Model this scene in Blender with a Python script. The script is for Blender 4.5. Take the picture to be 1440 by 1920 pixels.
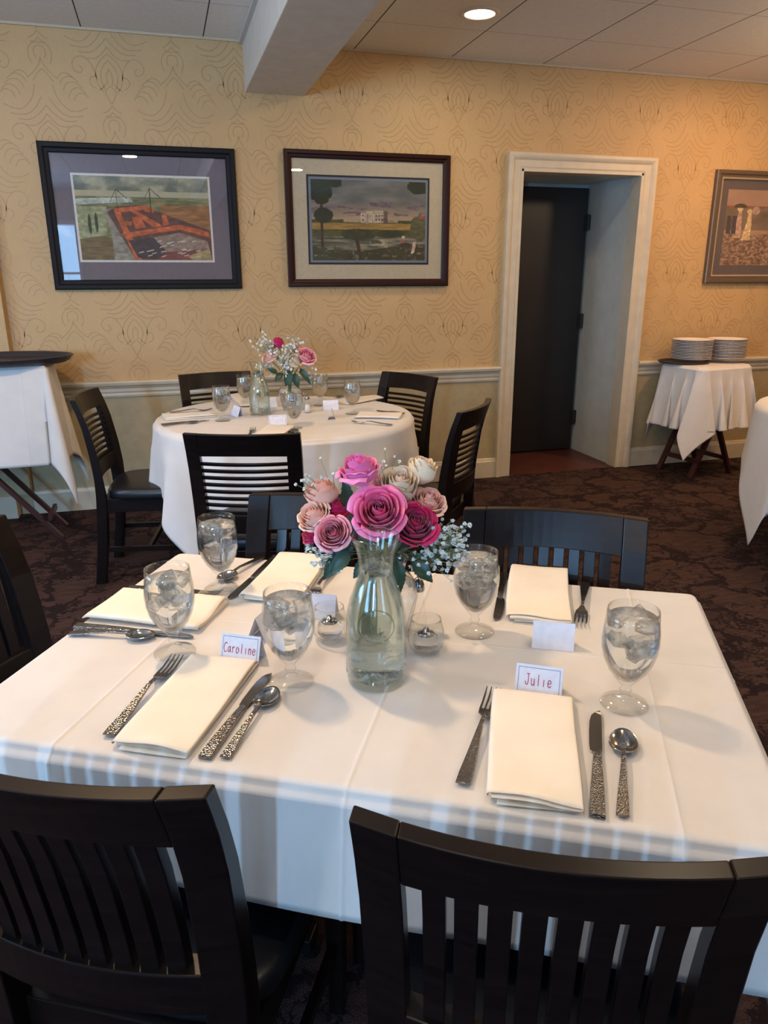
import bpy, math, random
import numpy as np
from mathutils import Vector, Matrix, Quaternion
random.seed(7)
for o in list(bpy.data.objects): bpy.data.objects.remove(o)
S = bpy.context.scene
COL = S.collection
PI = math.pi
# ---------------------------------------------------------------- camera
def cam_axes(yaw, pitch, roll):
    y, p, r = map(math.radians, (yaw, pitch, roll))
    f = Vector((math.sin(y)*math.cos(p), math.cos(y)*math.cos(p), -math.sin(p)))
    rt = Vector((math.cos(y), -math.sin(y), 0)); up = rt.cross(f)
    return rt*math.cos(r)+up*math.sin(r), -rt*math.sin(r)+up*math.cos(r), f
RT, UP, FW = cam_axes(16.0268, 17.5376, -0.1805)
FPX = 1392.77; CH = 1.40
cd = bpy.data.cameras.new('camera'); cam = bpy.data.objects.new('camera', cd); COL.objects.link(cam)
cam.matrix_world = Matrix(((RT.x, UP.x, -FW.x, 0), (RT.y, UP.y, -FW.y, 0), (RT.z, UP.z, -FW.z, CH), (0, 0, 0, 1)))
cd.sensor_fit = 'VERTICAL'; cd.sensor_height = 36; cd.lens = FPX/1920*36; cd.clip_start = .02; cd.clip_end = 60
S.camera = cam
S.view_settings.view_transform = 'Standard'; S.view_settings.look = 'None'
S.view_settings.gamma = 1; S.view_settings.use_curve_mapping = False
S.view_settings.exposure = 0.56
def ray(u, v):
    return RT*((u-720)/FPX)+UP*(-(v-960)/FPX)+FW
def onz(u, v, z):
    d = ray(u, v); t = (z-CH)/d.z; return Vector((d.x*t, d.y*t, z))
def onplane(u, v, p0, n):
    d = ray(u, v); o = Vector((0, 0, CH)); t = (Vector(p0)-o).dot(n)/d.dot(n); return o+d*t
# ---------------------------------------------------------------- world and lights
W = bpy.data.worlds.new('sky'); S.world = W; W.use_nodes = True
bg = W.node_tree.nodes['Background']; bg.inputs[0].default_value = (.35, .6, 1, 1); bg.inputs[1].default_value = 1.5
S.cycles.max_bounces = 14; S.cycles.transmission_bounces = 12; S.cycles.transparent_max_bounces = 24
S.cycles.sample_clamp_indirect = 6; S.cycles.caustics_reflective = False; S.cycles.caustics_refractive = True
SKY = (.30, .60, 1)
YF = -3.4   # the window wall behind the camera
def area(name, loc, direction, sx, sy, power, col, shape='RECTANGLE', spread=None):
    l = bpy.data.lights.new(name, 'AREA'); l.shape = shape; l.size = sx
    if shape in ('RECTANGLE', 'ELLIPSE'): l.size_y = sy
    l.energy = power; l.color = col
    if spread: l.spread = spread
    o = bpy.data.objects.new(name, l); COL.objects.link(o); o.location = loc
    o.rotation_euler = Vector(direction).to_track_quat('-Z', 'Y').to_euler(); return o
# windows: (x0, x1, z0, z1, watts) daylight enters through each
WINDOWS = [(-2.95, -2.62, .75, 2.2, 8), (-2.34, -1.98, 1.35, 2.25, 190), (-1.62, -1.18, .75, 2.2, 10), (1.2, 2.1, .75, 2.2, 10)]
for i, (a, b, c, d, w) in enumerate(WINDOWS):
    area('daylight', ((a+b)/2, YF-.28, (c+d)/2), (0, 1, .12), b-a, d-c, w, SKY)
SIDE_FILL = [(-1.9, -.6, .85, 2.2, 40), (1.2, 2.5, .85, 2.2, 60)]   # windows added in the unseen left wall as fill light
for i, (a, b, c, d, w) in enumerate(SIDE_FILL):
    area('daylight', (-3.2-.28, (a+b)/2, (c+d)/2), (1, 0, .7), b-a, d-c, w, SKY)  # fill from the left, tilted up to brighten the ceiling
FILL_GLOBES = [(4.0, 3.3, 2.38, 60), (1.12, 1.0, 2.36, 22), (-1.9, 2.4, 2.36, 90), (-1.68, -.6, 2.3, 50)]   # added off-view fill globes (first matches a ceiling glow): x, y, z, glow
# recessed ceiling lamps: (x, y, watts, colour)
CEIL = 2.685
WARM = (1, .78, .52)
LAMPS = [(-.24, 2.2, 21, (1, .65, .35)), (1.69, 4.08, 5, WARM), (1.75, 1.95, 4, WARM), (3.75, 3.9, 13, (1, .52, .22)), (-.2, .3, 5, WARM), (1.75, -.3, 5, WARM), (3.7, 1.6, 8, (1, .66, .38))]
# ---------------------------------------------------------------- materials
def srgb(r, g, b):
    f = lambda c: (c/255/12.92) if c/255 <= .04045 else ((c/255+.055)/1.055)**2.4
    return (f(r), f(g), f(b))
class NT:
    def __init__(s, name):
        s.m = bpy.data.materials.new(name); s.m.use_nodes = True; s.t = s.m.node_tree
        s.b = s.t.nodes['Principled BSDF']; s.out = s.t.nodes['Material Output']
    def n(s, typ, **kw):
        x = s.t.nodes.new(typ)
        for k, v in kw.items(): setattr(x, k, v)
        return x
    def l(s, a, b): s.t.links.new(a, b)
    def math(s, op, a, b=None):
        x = s.n('ShaderNodeMath', operation=op)
        for i, q in enumerate((a, b)):
            if q is None: continue
            if isinstance(q, (int, float)): x.inputs[i].default_value = q
            else: s.l(q, x.inputs[i])
        return x.outputs[0]
    def coords(s, scale=(1, 1, 1)):
        tc = s.n('ShaderNodeTexCoord'); mp = s.n('ShaderNodeMapping'); mp.inputs['Scale'].default_value = scale
        s.l(tc.outputs['Object'], mp.inputs[0]); return mp.outputs[0]
    def noise(s, vec, scale, detail=3, rough=.5, dist=0):
        x = s.n('ShaderNodeTexNoise'); x.inputs['Scale'].default_value = scale; x.inputs['Detail'].default_value = detail
        x.inputs['Roughness'].default_value = rough; x.inputs['Distortion'].default_value = dist; s.l(vec, x.inputs['Vector']); return x.outputs['Fac']
    def ramp(s, fac, stops):
        x = s.n('ShaderNodeValToRGB'); e = x.color_ramp.elements
        while len(e) < len(stops): e.new(.5)
        for i, (p, c) in enumerate(stops): e[i].position = p; e[i].color = (*c, 1)
        s.l(fac, x.inputs[0]); return x.outputs[0]
    def bump(s, h, strength, dist=.001):
        x = s.n('ShaderNodeBump'); x.inputs['Strength'].default_value = strength; x.inputs['Distance'].default_value = dist
        s.l(h, x.inputs['Height']); s.l(x.outputs[0], s.b.inputs['Normal'])
    def set(s, **kw):
        for k, v in kw.items():
            k = k.replace('_', ' ')
            s.b.inputs[k].default_value = (*v, 1) if isinstance(v, tuple) and len(v) == 3 else v
M = {}
def simple(name, col, rough=.5, bump=None, **kw):
    t = NT(name); t.set(Base_Color=col, Roughness=rough, **kw)
    v = t.coords(); sc = bump[0] if bump else 60
    nz = t.noise(v, sc, 3)
    t.l(t.ramp(nz, [(.3, tuple(c*.93 for c in col)), (.7, tuple(min(1, c*1.05) for c in col))]), t.b.inputs['Base Color'])
    if bump: t.bump(nz, bump[1], bump[2])
    M[name] = t.m; return t
def fabric(name, col, rough=.85, scale=900, st=.15):
    t = NT(name); t.set(Base_Color=col, Roughness=rough, Sheen_Weight=.15)
    v = t.coords(); w1 = t.noise(v, scale, 1); w2 = t.noise(v, 14, 3)
    t.l(t.ramp(w2, [(.3, tuple(c*.96 for c in col)), (.7, tuple(min(1, c*1.02) for c in col))]), t.b.inputs['Base Color'])
    t.bump(t.math('ADD', w1, t.math('MULTIPLY', w2, 2.0)), st, .0012); M[name] = t.m
fabric('cloth', (.72, .69, .655)); fabric('napkin', (.93, .84, .70), st=.25); fabric('napkin_white', (.85, .78, .68))
# dark wood
t = NT('dark_wood'); v = t.coords((1, 1, 1)); g = t.noise(t.coords((6, 60, 60)), 1.0, 4, .6, .6)
t.l(t.ramp(g, [(.3, (.004, .0025, .0024)), (.62, (.009, .005, .0045)), (.8, (.016, .008, .006))]), t.b.inputs['Base Color'])
t.set(Roughness=.3, Specular_IOR_Level=.26); t.bump(g, .06, .0006); M['dark_wood'] = t.m
simple('vinyl', (.010, .011, .014), .36, (260, .25, .0006))
simple('mahogany', (.045, .012, .012), .35, (40, .1, .0005))
simple('steel', (.27, .26, .255), .2, (30, .02, .0004), Metallic=1.0)
simple('chrome', (.38, .38, .38), .12, (30, .02, .0004), Metallic=1.0)
t = NT('hammered_steel'); t.set(Base_Color=(.25, .235, .225), Roughness=.2, Metallic=1.0)
vo = t.n('ShaderNodeTexVoronoi'); vo.inputs['Scale'].default_value = 330; t.l(t.coords(), vo.inputs['Vector']); t.bump(vo.outputs['Distance'], .55, .0012); M['hammered_steel'] = t.m
simple('trim_paint', (.60, .53, .40), .38, (12, .03, .002)); simple('beam_paint', (.66, .64, .58), .5, (12, .05, .002))
simple('reveal_paint', (.56, .58, .53), .3, (10, .08, .004)); simple('wainscot_paint', (.42, .34, .195), .55, (25, .1, .002))
simple('door_paint', (.011, .009, .009), .4, (10, .05, .002)); simple('hinge_metal', (.02, .018, .016), .4)
simple('plain_paint', (.55, .45, .30), .6)
simple('tray_plastic', (.035, .03, .035), .42, (300, .15, .0008)); simple('china', (.82, .78, .74), .18)
simple('plate_rim', (.16, .14, .14), .3)
simple('card', (.80, .80, .88), .6); simple('card_line', (.12, .16, .28), .6); simple('ink', (.62, .03, .08), .6)
simple('black_frame', (.010, .009, .010), .5, None, Specular_IOR_Level=.15); simple('brown_frame', (.028, .008, .006), .3, None, Specular_IOR_Level=.3); simple('silver_frame', (.20, .15, .11), .35, (90, .3, .002), Metallic=.6)
simple('silver_edge', (.55, .45, .33), .3, None, Metallic=.6)
simple('mat_grey', (.16, .13, .15), .8); simple('mat_cream', (.52, .44, .30), .8); simple('mat_dark', (.10, .085, .095), .8); simple('mat_white', (.7, .66, .6), .8)
simple('mat_black', (.015, .015, .018), .8); simple('mat_blue', (.18, .21, .26), .8)
simple('window_paint', (.7, .7, .68), .4); simple('grid_metal', (.5, .5, .48), .4); simple('lamp_trim', (.75, .68, .6), .4)
simple('leaf', (.018, .055, .028), .42, (30, .3, .002)); simple('stem', (.07, .16, .035), .5); simple('sepal', (.10, .20, .05), .5)
simple('blossom', (.78, .80, .76), .7); simple('twig', (.13, .18, .07), .6); simple('salt', (.8, .8, .78), .9); simple('black_metal', (.006, .006, .007), .35)
# wallpaper
t = NT('wallpaper'); v = t.coords((1, 1, 1)); n1 = t.noise(t.coords((500, 500, 60)), 1, 2); n2 = t.noise(v, 3, 3)
t.l(t.ramp(t.math('ADD', t.math('MULTIPLY', n1, .5), t.math('MULTIPLY', n2, .5)), [(.3, (.50, .325, .145)), (.7, (.60, .395, .185))]), t.b.inputs['Base Color'])
t.set(Roughness=.6); t.bump(n1, .12, .001); M['wallpaper'] = t.m
simple('wallpaper_line', (.455, .28, .115), .5)
# carpet
t = NT('carpet'); v = t.coords((1, 1, 1)); nz = t.n('ShaderNodeTexNoise'); nz.inputs['Scale'].default_value = 5; nz.inputs['Detail'].default_value = 6; nz.inputs['Roughness'].default_value = .65; t.l(v, nz.inputs['Vector'])
mx = t.n('ShaderNodeMix', data_type='VECTOR'); mx.inputs['Factor'].default_value = .30; t.l(v, mx.inputs[4]); t.l(nz.outputs['Color'], mx.inputs[5])
def crack(scale, w):
    a = t.n('ShaderNodeTexVoronoi', feature='DISTANCE_TO_EDGE'); a.inputs['Scale'].default_value = scale; t.l(mx.outputs[1], a.inputs['Vector'])
    return t.math('LESS_THAN', a.outputs['Distance'], w)
c1 = crack(4.2, .05); c2 = crack(13, .055); msk = t.math('GREATER_THAN', t.noise(v, 2.6, 2), .48)
ln = t.math('MAXIMUM', c1, t.math('MULTIPLY', c2, msk)); pile = t.noise(v, 300, 2); big = t.noise(t.coords((1, 5, 1)), 9, 4, .7)
base = t.ramp(t.math('ADD', t.math('MULTIPLY', pile, .55), t.math('MULTIPLY', big, .45)), [(.35, (.026, .013, .012)), (.5, (.060, .033, .028)), (.68, (.115, .066, .053))])
m2 = t.n('ShaderNodeMix', data_type='RGBA'); t.l(ln, m2.inputs['Factor']); t.l(base, m2.inputs[6]); m2.inputs[7].default_value = (.020, .011, .012, 1)
t.l(m2.outputs[2], t.b.inputs['Base Color']); t.set(Roughness=.95, Specular_IOR_Level=.15); t.bump(pile, .8, .004); M['carpet'] = t.m
# red floor tiles in the doorway
t = NT('tile'); br = t.n('ShaderNodeTexBrick'); t.l(t.coords((1, 1, 1)), br.inputs['Vector']); br.inputs['Scale'].default_value = 5
br.inputs['Color1'].default_value = (.12, .03, .02, 1); br.inputs['Color2'].default_value = (.08, .022, .016, 1); br.inputs['Mortar'].default_value = (.03, .015, .012, 1); br.inputs['Mortar Size'].default_value = .015
t.l(br.outputs[0], t.b.inputs['Base Color']); t.set(Roughness=.4); M['tile'] = t.m
# ceiling tiles: seams at x = x0 + k*p and y = y0 + k*p
def ceiling_mat(name, x0, p, y0, q):
    t = NT(name); tc = t.n('ShaderNodeTexCoord'); sp = t.n('ShaderNodeSeparateXYZ'); t.l(tc.outputs['Object'], sp.inputs[0])
    def seam(o, off, per, w):
        a = t.math('SUBTRACT', o, off-per*20-w/2); a = t.math('MODULO', a, per); return t.math('LESS_THAN', a, w)
    sx = seam(sp.outputs[0], x0, p, .007); sy = seam(sp.outputs[1], y0, q, .004)
    nz = t.noise(t.coords(), 35, 4); base = t.ramp(nz, [(.3, (.76, .755, .73)), (.7, (.82, .815, .79))])
    a = t.n('ShaderNodeMix', data_type='RGBA'); t.l(sy, a.inputs['Factor']); t.l(base, a.inputs[6]); a.inputs[7].default_value = (.30, .28, .26, 1)
    b = t.n('ShaderNodeMix', data_type='RGBA'); t.l(sx, b.inputs['Factor']); t.l(a.outputs[2], b.inputs[6]); b.inputs[7].default_value = (.06, .055, .055, 1)
    t.l(b.outputs[2], t.b.inputs['Base Color']); t.set(Roughness=.85); t.bump(nz, .2, .002); M[name] = t.m
ceiling_mat('ceiling_left', .35, .64, 4.30, .61); ceiling_mat('ceiling_right', 1.22, .615, 4.34, .61)
# glass kinds
def thin_glass(name, col=(1, 1, 1), gloss=1.0, edge=(.5, .55, .55), ior=1.45, rough=.02):
    t = NT(name); t.t.nodes.remove(t.b)
    tr = t.n('ShaderNodeBsdfTransparent'); gl = t.n('ShaderNodeBsdfGlossy'); gl.inputs['Roughness'].default_value = rough
    gl.inputs[0].default_value = (gloss, gloss, gloss, 1)
    lw = t.n('ShaderNodeLayerWeight'); lw.inputs[0].default_value = .35
    c = t.ramp(lw.outputs['Facing'], [(.0, col), (.6, tuple(x*.97 for x in col)), (.97, edge)]); t.l(c, tr.inputs[0])
    l2 = t.n('ShaderNodeLayerWeight'); l2.inputs[0].default_value = .5; fac = t.math('ADD', t.math('MULTIPLY', t.math('POWER', l2.outputs['Facing'], 4.5), .75), .045)
    mx = t.n('ShaderNodeMixShader'); t.l(fac, mx.inputs[0]); t.l(tr.outputs[0], mx.inputs[1]); t.l(gl.outputs[0], mx.inputs[2])
    t.l(mx.outputs[0], t.out.inputs[0]); M[name] = t.m
thin_glass('glass', (.985, .99, .985), 1.0, (.22, .26, .27)); thin_glass('glass_green', (.965, .985, .975), 1.0, (.26, .40, .37)); thin_glass('glass_relief', (.74, .82, .79), 1.0, (.4, .5, .48)); thin_glass('pane', ior=1.5, rough=.01, edge=(1, 1, 1))
def liquid(name, col, ior, mixv, rough=0.0, bump=None):
    t = NT(name); t.t.nodes.remove(t.b)
    tr = t.n('ShaderNodeBsdfTransparent'); tr.inputs[0].default_value = (*col, 1)
    gl = t.n('ShaderNodeBsdfGlass'); gl.inputs['IOR'].default_value = ior; gl.inputs['Roughness'].default_value = rough; gl.inputs[0].default_value = (*col, 1)
    if bump:
        nz = t.noise(t.coords(), bump, 3); b = t.n('ShaderNodeBump'); b.inputs['Strength'].default_value = .8; b.inputs['Distance'].default_value = .004
        t.l(nz, b.inputs['Height']); t.l(b.outputs[0], gl.inputs['Normal'])
    mx = t.n('ShaderNodeMixShader'); mx.inputs[0].default_value = mixv; t.l(tr.outputs[0], mx.inputs[1]); t.l(gl.outputs[0], mx.inputs[2]); t.l(mx.outputs[0], t.out.inputs[0]); M[name] = t.m
liquid('water', (.985, .99, .99), 1.33, .85); liquid('water_green', (.905, .940, .925), 1.33, .92); liquid('droplet', (1, 1, 1), 1.33, 1.0); liquid('ice', (.96, .97, .975), 1.22, .7, .03, 160)
# lamp lens
t = NT('lamp_lens'); t.set(Base_Color=(.9, .85, .75), Emission_Color=(1, .86, .62), Emission_Strength=9.0); M['lamp_lens'] = t.m
t = NT('vertex_paint'); vc = t.n('ShaderNodeVertexColor', layer_name='Col'); t.l(vc.outputs[0], t.b.inputs['Base Color']); t.set(Roughness=.75); M['vertex_paint'] = t.m
t = NT('petal'); vc = t.n('ShaderNodeVertexColor', layer_name='Col'); t.l(vc.outputs[0], t.b.inputs['Base Color']); t.set(Roughness=.55, Sheen_Weight=.2)
t.b.inputs['Subsurface Weight'].default_value = .25; t.b.inputs['Subsurface Radius'].default_value = (.006, .003, .003); M['petal'] = t.m
# ---------------------------------------------------------------- mesh helpers
class MB:
    def __init__(s): s.v = []; s.f = []; s.mi = []; s.c = []; s.cur = 0
    def add(s, vs, fs, cols=None):
        o = len(s.v); s.v += [tuple(p) for p in vs]; s.f += [tuple(i+o for i in f) for f in fs]; s.mi += [s.cur]*len(fs)
        if cols is not None: s.c += [tuple(c) for c in cols]
        return s
    def box(s, x0, x1, y0, y1, z0, z1):
        return s.add([(x0, y0, z0), (x1, y0, z0), (x1, y1, z0), (x0, y1, z0), (x0, y0, z1), (x1, y0, z1), (x1, y1, z1), (x0, y1, z1)],
                     [(0, 3, 2, 1), (4, 5, 6, 7), (0, 1, 5, 4), (1, 2, 6, 5), (2, 3, 7, 6), (3, 0, 4, 7)])
    def loft(s, rings, caps=True, closed=True):
        n = len(rings[0]); vs = [p for r in rings for p in r]; fs = []
        for i in range(len(rings)-1):
            for j in range(n if closed else n-1):
                k = (j+1) % n; fs.append((i*n+j, i*n+k, (i+1)*n+k, (i+1)*n+j))
        if caps and closed: fs.append(tuple(range(n-1, -1, -1))); fs.append(tuple((len(rings)-1)*n+j for j in range(n)))
        return s.add(vs, fs)
    def lathe(s, prof, seg=40, cx=0, cy=0, cz=0):
        rings = []
        vs = []; fs = []; idx = []
        for r, z in prof:
            if r < 1e-6: idx.append([len(vs)]); vs.append((cx, cy, cz+z))
            else:
                idx.append(list(range(len(vs), len(vs)+seg)))
                vs += [(cx+r*math.cos(2*PI*k/seg), cy+r*math.sin(2*PI*k/seg), cz+z) for k in range(seg)]
        for a, b in zip(idx, idx[1:]):
            for k in range(seg):
                k2 = (k+1) % seg
                if len(a) == 1 and len(b) == 1: break
                if len(a) == 1: fs.append((a[0], b[k2], b[k]))
                elif len(b) == 1: fs.append((a[k], a[k2], b[0]))
                else: fs.append((a[k], a[k2], b[k2], b[k]))
        return s.add(vs, fs)
    def tube(s, pts, r, seg=8):
        pts = [Vector(p) for p in pts]; rs = r if isinstance(r, (list, tuple)) else [r]*len(pts); rings = []
        ref = Vector((0, 0, 1))
        for i, p in enumerate(pts):
            d = (pts[min(i+1, len(pts)-1)]-pts[max(i-1, 0)]).normalized()
            if abs(d.dot(ref)) > .95: ref = Vector((1, 0, 0)) if abs(d.x) < .9 else Vector((0, 1, 0))
            a = d.cross(ref).normalized(); b = d.cross(a); ref = -b if False else ref
            rings.append([p+a*(rs[i]*math.cos(2*PI*k/seg))+b*(rs[i]*math.sin(2*PI*k/seg)) for k in range(seg)])
        return s.loft(rings)
    def bar(s, p0, p1, w, h, side=None):
        p0 = Vector(p0); p1 = Vector(p1); d = (p1-p0).normalized(); sd = Vector(side) if side else (Vector((0, 0, 1)) if abs(d.z) < .9 else Vector((0, 1, 0)))
        a = d.cross(sd).normalized()*w/2; b = a.cross(d).normalized()*h/2
        return s.loft([[p-a-b, p+a-b, p+a+b, p-a+b] for p in (p0, p1)])
    def build(s, name, mats, parent=None, smooth=False, bevel=0, shift=None, solid=0, sub=0):
        me = bpy.data.meshes.new(name)
        vs = s.v if shift is None else [tuple(Vector(p)-Vector(shift)) for p in s.v]
        me.from_pydata(vs, [], s.f)
        for m in (mats if isinstance(mats, (list, tuple)) else [mats]): me.materials.append(M[m])
        if s.cur or any(s.mi): me.polygons.foreach_set('material_index', s.mi)
        if s.c:
            at = me.color_attributes.new('Col', 'FLOAT_COLOR', 'POINT'); at.data.foreach_set('color', [q for c in s.c for q in (*c, 1)])
        if smooth: me.polygons.foreach_set('use_smooth', [True]*len(me.polygons))
        me.update(); o = bpy.data.objects.new(name, me); COL.objects.link(o)
        if parent: o.parent = parent
        if solid: m = o.modifiers.new('t', 'SOLIDIFY'); m.thickness = solid; m.offset = 0
        if bevel: m = o.modifiers.new('b', 'BEVEL'); m.width = bevel; m.segments = 2; m.limit_method = 'ANGLE'
        if sub: m = o.modifiers.new('s', 'SUBSURF'); m.levels = sub; m.render_levels = sub
        return o
def thing(name, label, cat, loc=(0, 0, 0), rz=0, group=None):
    o = bpy.data.objects.new(name, None); COL.objects.link(o); o.location = loc; o.rotation_euler = (0, 0, rz); o.empty_display_size = .05
    return tag(o, label, cat, group)
def tag(o, label, cat, group=None):
    o['label'] = label; o['category'] = cat
    if group: o['group'] = group
    return o
def struct(o): o['kind'] = 'structure'; return o
def kids(o): return [c for c in COL.objects if c.parent == o]
def dup(root, loc, rz, label, group=None):
    def cp(o, par):
        c = o.copy(); COL.objects.link(c)
        if par: c.parent = par
        for ch in kids(o): cp(ch, c)
        return c
    ch = list(COL.objects)
    r = cp(root, None); r.location = loc; r.rotation_euler = (0, 0, rz); r['label'] = label
    if group: r['group'] = group
    return r
# ---------------------------------------------------------------- room shell
D = 4.861; XL = -3.2; XR = 5.6; T = .12
DX0, DX1, DH = 2.334, 3.254, 2.076; DD = 5.51; RAIL = .80
MX0, MZ0 = -.513, 2.60
def motif_curves():
    raw = [[(0, 0), (.035, -.006), (.056, -.035), (.057, -.07), (.045, -.10)], [(0, -.014), (.022, -.022), (.030, -.045), (.022, -.072)],
        [(0, -.07), (.010, -.10), (.040, -.14), (.078, -.17)], [(.0, -.125), (.022, -.145), (.052, -.185)],
        [(.075, -.165), (.092, -.143), (.122, -.138), (.150, -.155)], [(.084, -.19), (.105, -.162), (.145, -.154), (.180, -.182)], [(.098, -.225), (.115, -.190), (.155, -.180), (.197, -.205)],
        [(.122, -.255), (.140, -.220), (.178, -.206), (.214, -.234)], [(.148, -.270), (.165, -.240), (.198, -.232), (.224, -.252)],
        [(.045, -.20), (.065, -.265), (.115, -.318), (.165, -.322), (.212, -.302)], [(.018, -.26), (.058, -.318), (.11, -.350), (.185, -.346)],
        [(.0, -.30), (.042, -.345), (.092, -.374), (.150, -.372)], [(0, -.342), (.034, -.382), (.070, -.402), (.112, -.402)],
        [(0, -.375), (.042, -.412), (.068, -.46), (.064, -.52), (.036, -.565)], [(0, -.408), (.030, -.44), (.045, -.49), (.030, -.548)], [(0, -.45), (.014, -.48), (.012, -.525)],
        [(.066, -.50), (.082, -.44), (.120, -.398), (.162, -.400), (.186, -.430), (.176, -.465), (.148, -.474), (.136, -.455), (.152, -.440)],
        [(.068, -.488), (.094, -.492), (.104, -.515), (.092, -.538), (.072, -.545)], [(0, -.53), (.028, -.565), (.0, -.622)], [(.020, -.52), (.040, -.542), (.062, -.556)],
        [(0, -.628), (.020, -.652), (.048, -.668)], [(0, -.662), (.018, -.680), (.040, -.684)]]
    out = []
    for P in raw:
        Q = []
        for i in range(len(P)-1):
            p0, p1, p2, p3 = P[max(i-1, 0)], P[i], P[i+1], P[min(i+2, len(P)-1)]
            for k in range(4):
                u = k/4; Q.append(tuple(.5*((2*p1[c])+(-p0[c]+p2[c])*u+(2*p0[c]-5*p1[c]+4*p2[c]-p3[c])*u*u+(-p0[c]+3*p1[c]-3*p2[c]+p3[c])*u**3) for c in (0, 1)))
        Q.append(P[-1]); out.append(Q)
    return out
def wallpaper_lines(mb, to3, x0, x1, z0, z1, hole=None, w=.0050):
    CV = motif_curves(); P = .686; V = .686
    for col in range(int(x0/(P/2))-3, int(x1/(P/2))+4):
        cx = col*P/2+MX0
        for row in range(-1, 5):
            cz = MZ0-(V/2 if col % 2 else 0)-V*(row-1)
            if cx < x0-.3 or cx > x1+.3 or cz < z0-.2 or cz > z1+.7: continue
            for cv in CV:
                for sg in (1, -1):
                    pts = [(cx+sg*x, cz+z) for x, z in cv]
                    for i in range(len(pts)-1):
                        (ax, az), (bx, bz) = pts[i], pts[i+1]
                        if min(ax, bx) < x0+.004 or max(ax, bx) > x1-.004 or min(az, bz) < z0+.004 or max(az, bz) > z1-.004: continue
                        if hole and hole[0]-.005 < max(ax, bx) and min(ax, bx) < hole[1]+.005 and min(az, bz) < hole[3]+.005: continue
                        dx, dz = bx-ax, bz-az; L = math.hypot(dx, dz) or 1; nx, nz = -dz/L*w/2, dx/L*w/2
                        q = [to3(ax+nx, az+nz), to3(bx+nx, bz+nz), to3(bx-nx, bz-nz), to3(ax-nx, az-nz)]
                        mb.add(q, [(0, 1, 2, 3)])
b = MB()
for (a, c) in ((XL, DX0), (DX1, XR)):
    b.cur = 1; b.box(a, c, D, D+T, 0, RAIL-.05); b.cur = 0; b.box(a, c, D, D+T, RAIL-.05, CEIL+.1)
b.box(DX0, DX1, D, D+T, DH, CEIL+.1)
b.cur = 2; wallpaper_lines(b, lambda x, z: (x, D-.0006, z), -.866, XR-.01, RAIL, CEIL, (DX0-.1, DX1+.1, 0, DH+.1))
struct(b.build('wall_back', ['wallpaper', 'wainscot_paint', 'wallpaper_line']))
# pilaster stepping out of the wall at the far left
b = MB(); b.cur = 1; b.box(XL, -.868, D-.07, D, .14, RAIL-.05); b.cur = 0; b.box(XL, -.868, D-.07, D, RAIL-.05, CEIL); b.cur = 2; b.box(XL, -.955, D-.085, D, 0, .14)
struct(b.build('wall_pilaster', ['wallpaper', 'wainscot_paint', 'trim_paint']))
b = MB(); ys = YF
for (a, c, z0, z1, w) in SIDE_FILL:
    b.box(XL-T, XL, ys, a, 0, CEIL+.1); b.box(XL-T, XL, a, c, 0, z0); b.box(XL-T, XL, a, c, z1, CEIL+.1); ys = c
b.box(XL-T, XL, ys, D+T, 0, CEIL+.1); struct(b.build('wall_left', 'plain_paint'))
for i, (a, c, z0, z1, w) in enumerate(SIDE_FILL):
    b = MB(); f = .045
    b.box(XL-T, XL+.03, a-f, a+.01, z0-f, z1+f); b.box(XL-T, XL+.03, c-.01, c+f, z0-f, z1+f); b.box(XL-T, XL+.03, a, c, z1-.01, z1+f); b.box(XL-T, XL+.06, a-.06, c+.06, z0-f, z0+.01); b.box(XL-.08, XL-.05, (a+c)/2-.018, (a+c)/2+.018, z0, z1)
    o = struct(b.build('window_%d' % (i+5), 'window_paint', bevel=.004))  # frames for the added fill openings, out of view
    b = MB(); b.box(XL-.07, XL-.064, a, c, z0, z1); b.build('pane', 'pane', o)
b = MB(); b.box(XR, XR+T, YF, D+T, 0, CEIL+.1); struct(b.build('wall_right', 'wallpaper'))
b = MB(); xs = XL
for (a, c, z0, z1, w) in WINDOWS:
    b.box(xs, a, YF-T, YF, 0, CEIL+.1); b.box(a, c, YF-T, YF, 0, z0); b.box(a, c, YF-T, YF, z1, CEIL+.1); xs = c
b.box(xs, XR, YF-T, YF, 0, CEIL+.1); struct(b.build('wall_front', 'plain_paint'))
for i, (a, c, z0, z1, w) in enumerate(WINDOWS):
    b = MB(); f = .045
    b.box(a-f, a+.01, YF-T, YF+.03, z0-f, z1+f); b.box(c-.01, c+f, YF-T, YF+.03, z0-f, z1+f); b.box(a, c, YF-T, YF+.03, z1-.01, z1+f); b.box(a-.06, c+.06, YF-T, YF+.06, z0-f, z0+.01)
    b.box(a, c, YF-.08, YF-.05, (z0+z1)/2-.018, (z0+z1)/2+.018)
    o = struct(b.build('window_%d' % (i+1), 'window_paint', bevel=.004))
    b = MB(); b.box(a, c, YF-.07, YF-.064, z0, z1); b.build('pane', 'pane', o)
b = MB(); b.box(XL-T, XR+T, YF-T, D, -.1, 0); struct(b.build('floor', 'carpet'))
b = MB(); b.box(DX0-.3, DX1+.3, D, DD+.2, -.1, 0.001); struct(b.build('floor_doorway', 'tile'))
BX0, BX1, BZ = .567, .916, 2.422
b = MB(); b.box(XL, BX0, YF, D, CEIL, CEIL+.08); struct(b.build('ceiling', 'ceiling_left'))
b = MB(); b.box(BX1, XR, YF, D, CEIL, CEIL+.08); struct(b.build('ceiling', 'ceiling_right'))
b = MB(); b.box(BX0, BX1, YF, D, BZ, CEIL+.08); struct(b.build('ceiling_beam', 'beam_paint', bevel=.004))
for (x, s) in ((BX0-.022, 0), (BX1, 1)):
    b = MB(); b.box(x, x+.022, YF, D, CEIL-.022, CEIL+.001); struct(b.build('trim_%d' % (1+s), 'grid_metal'))
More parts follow.
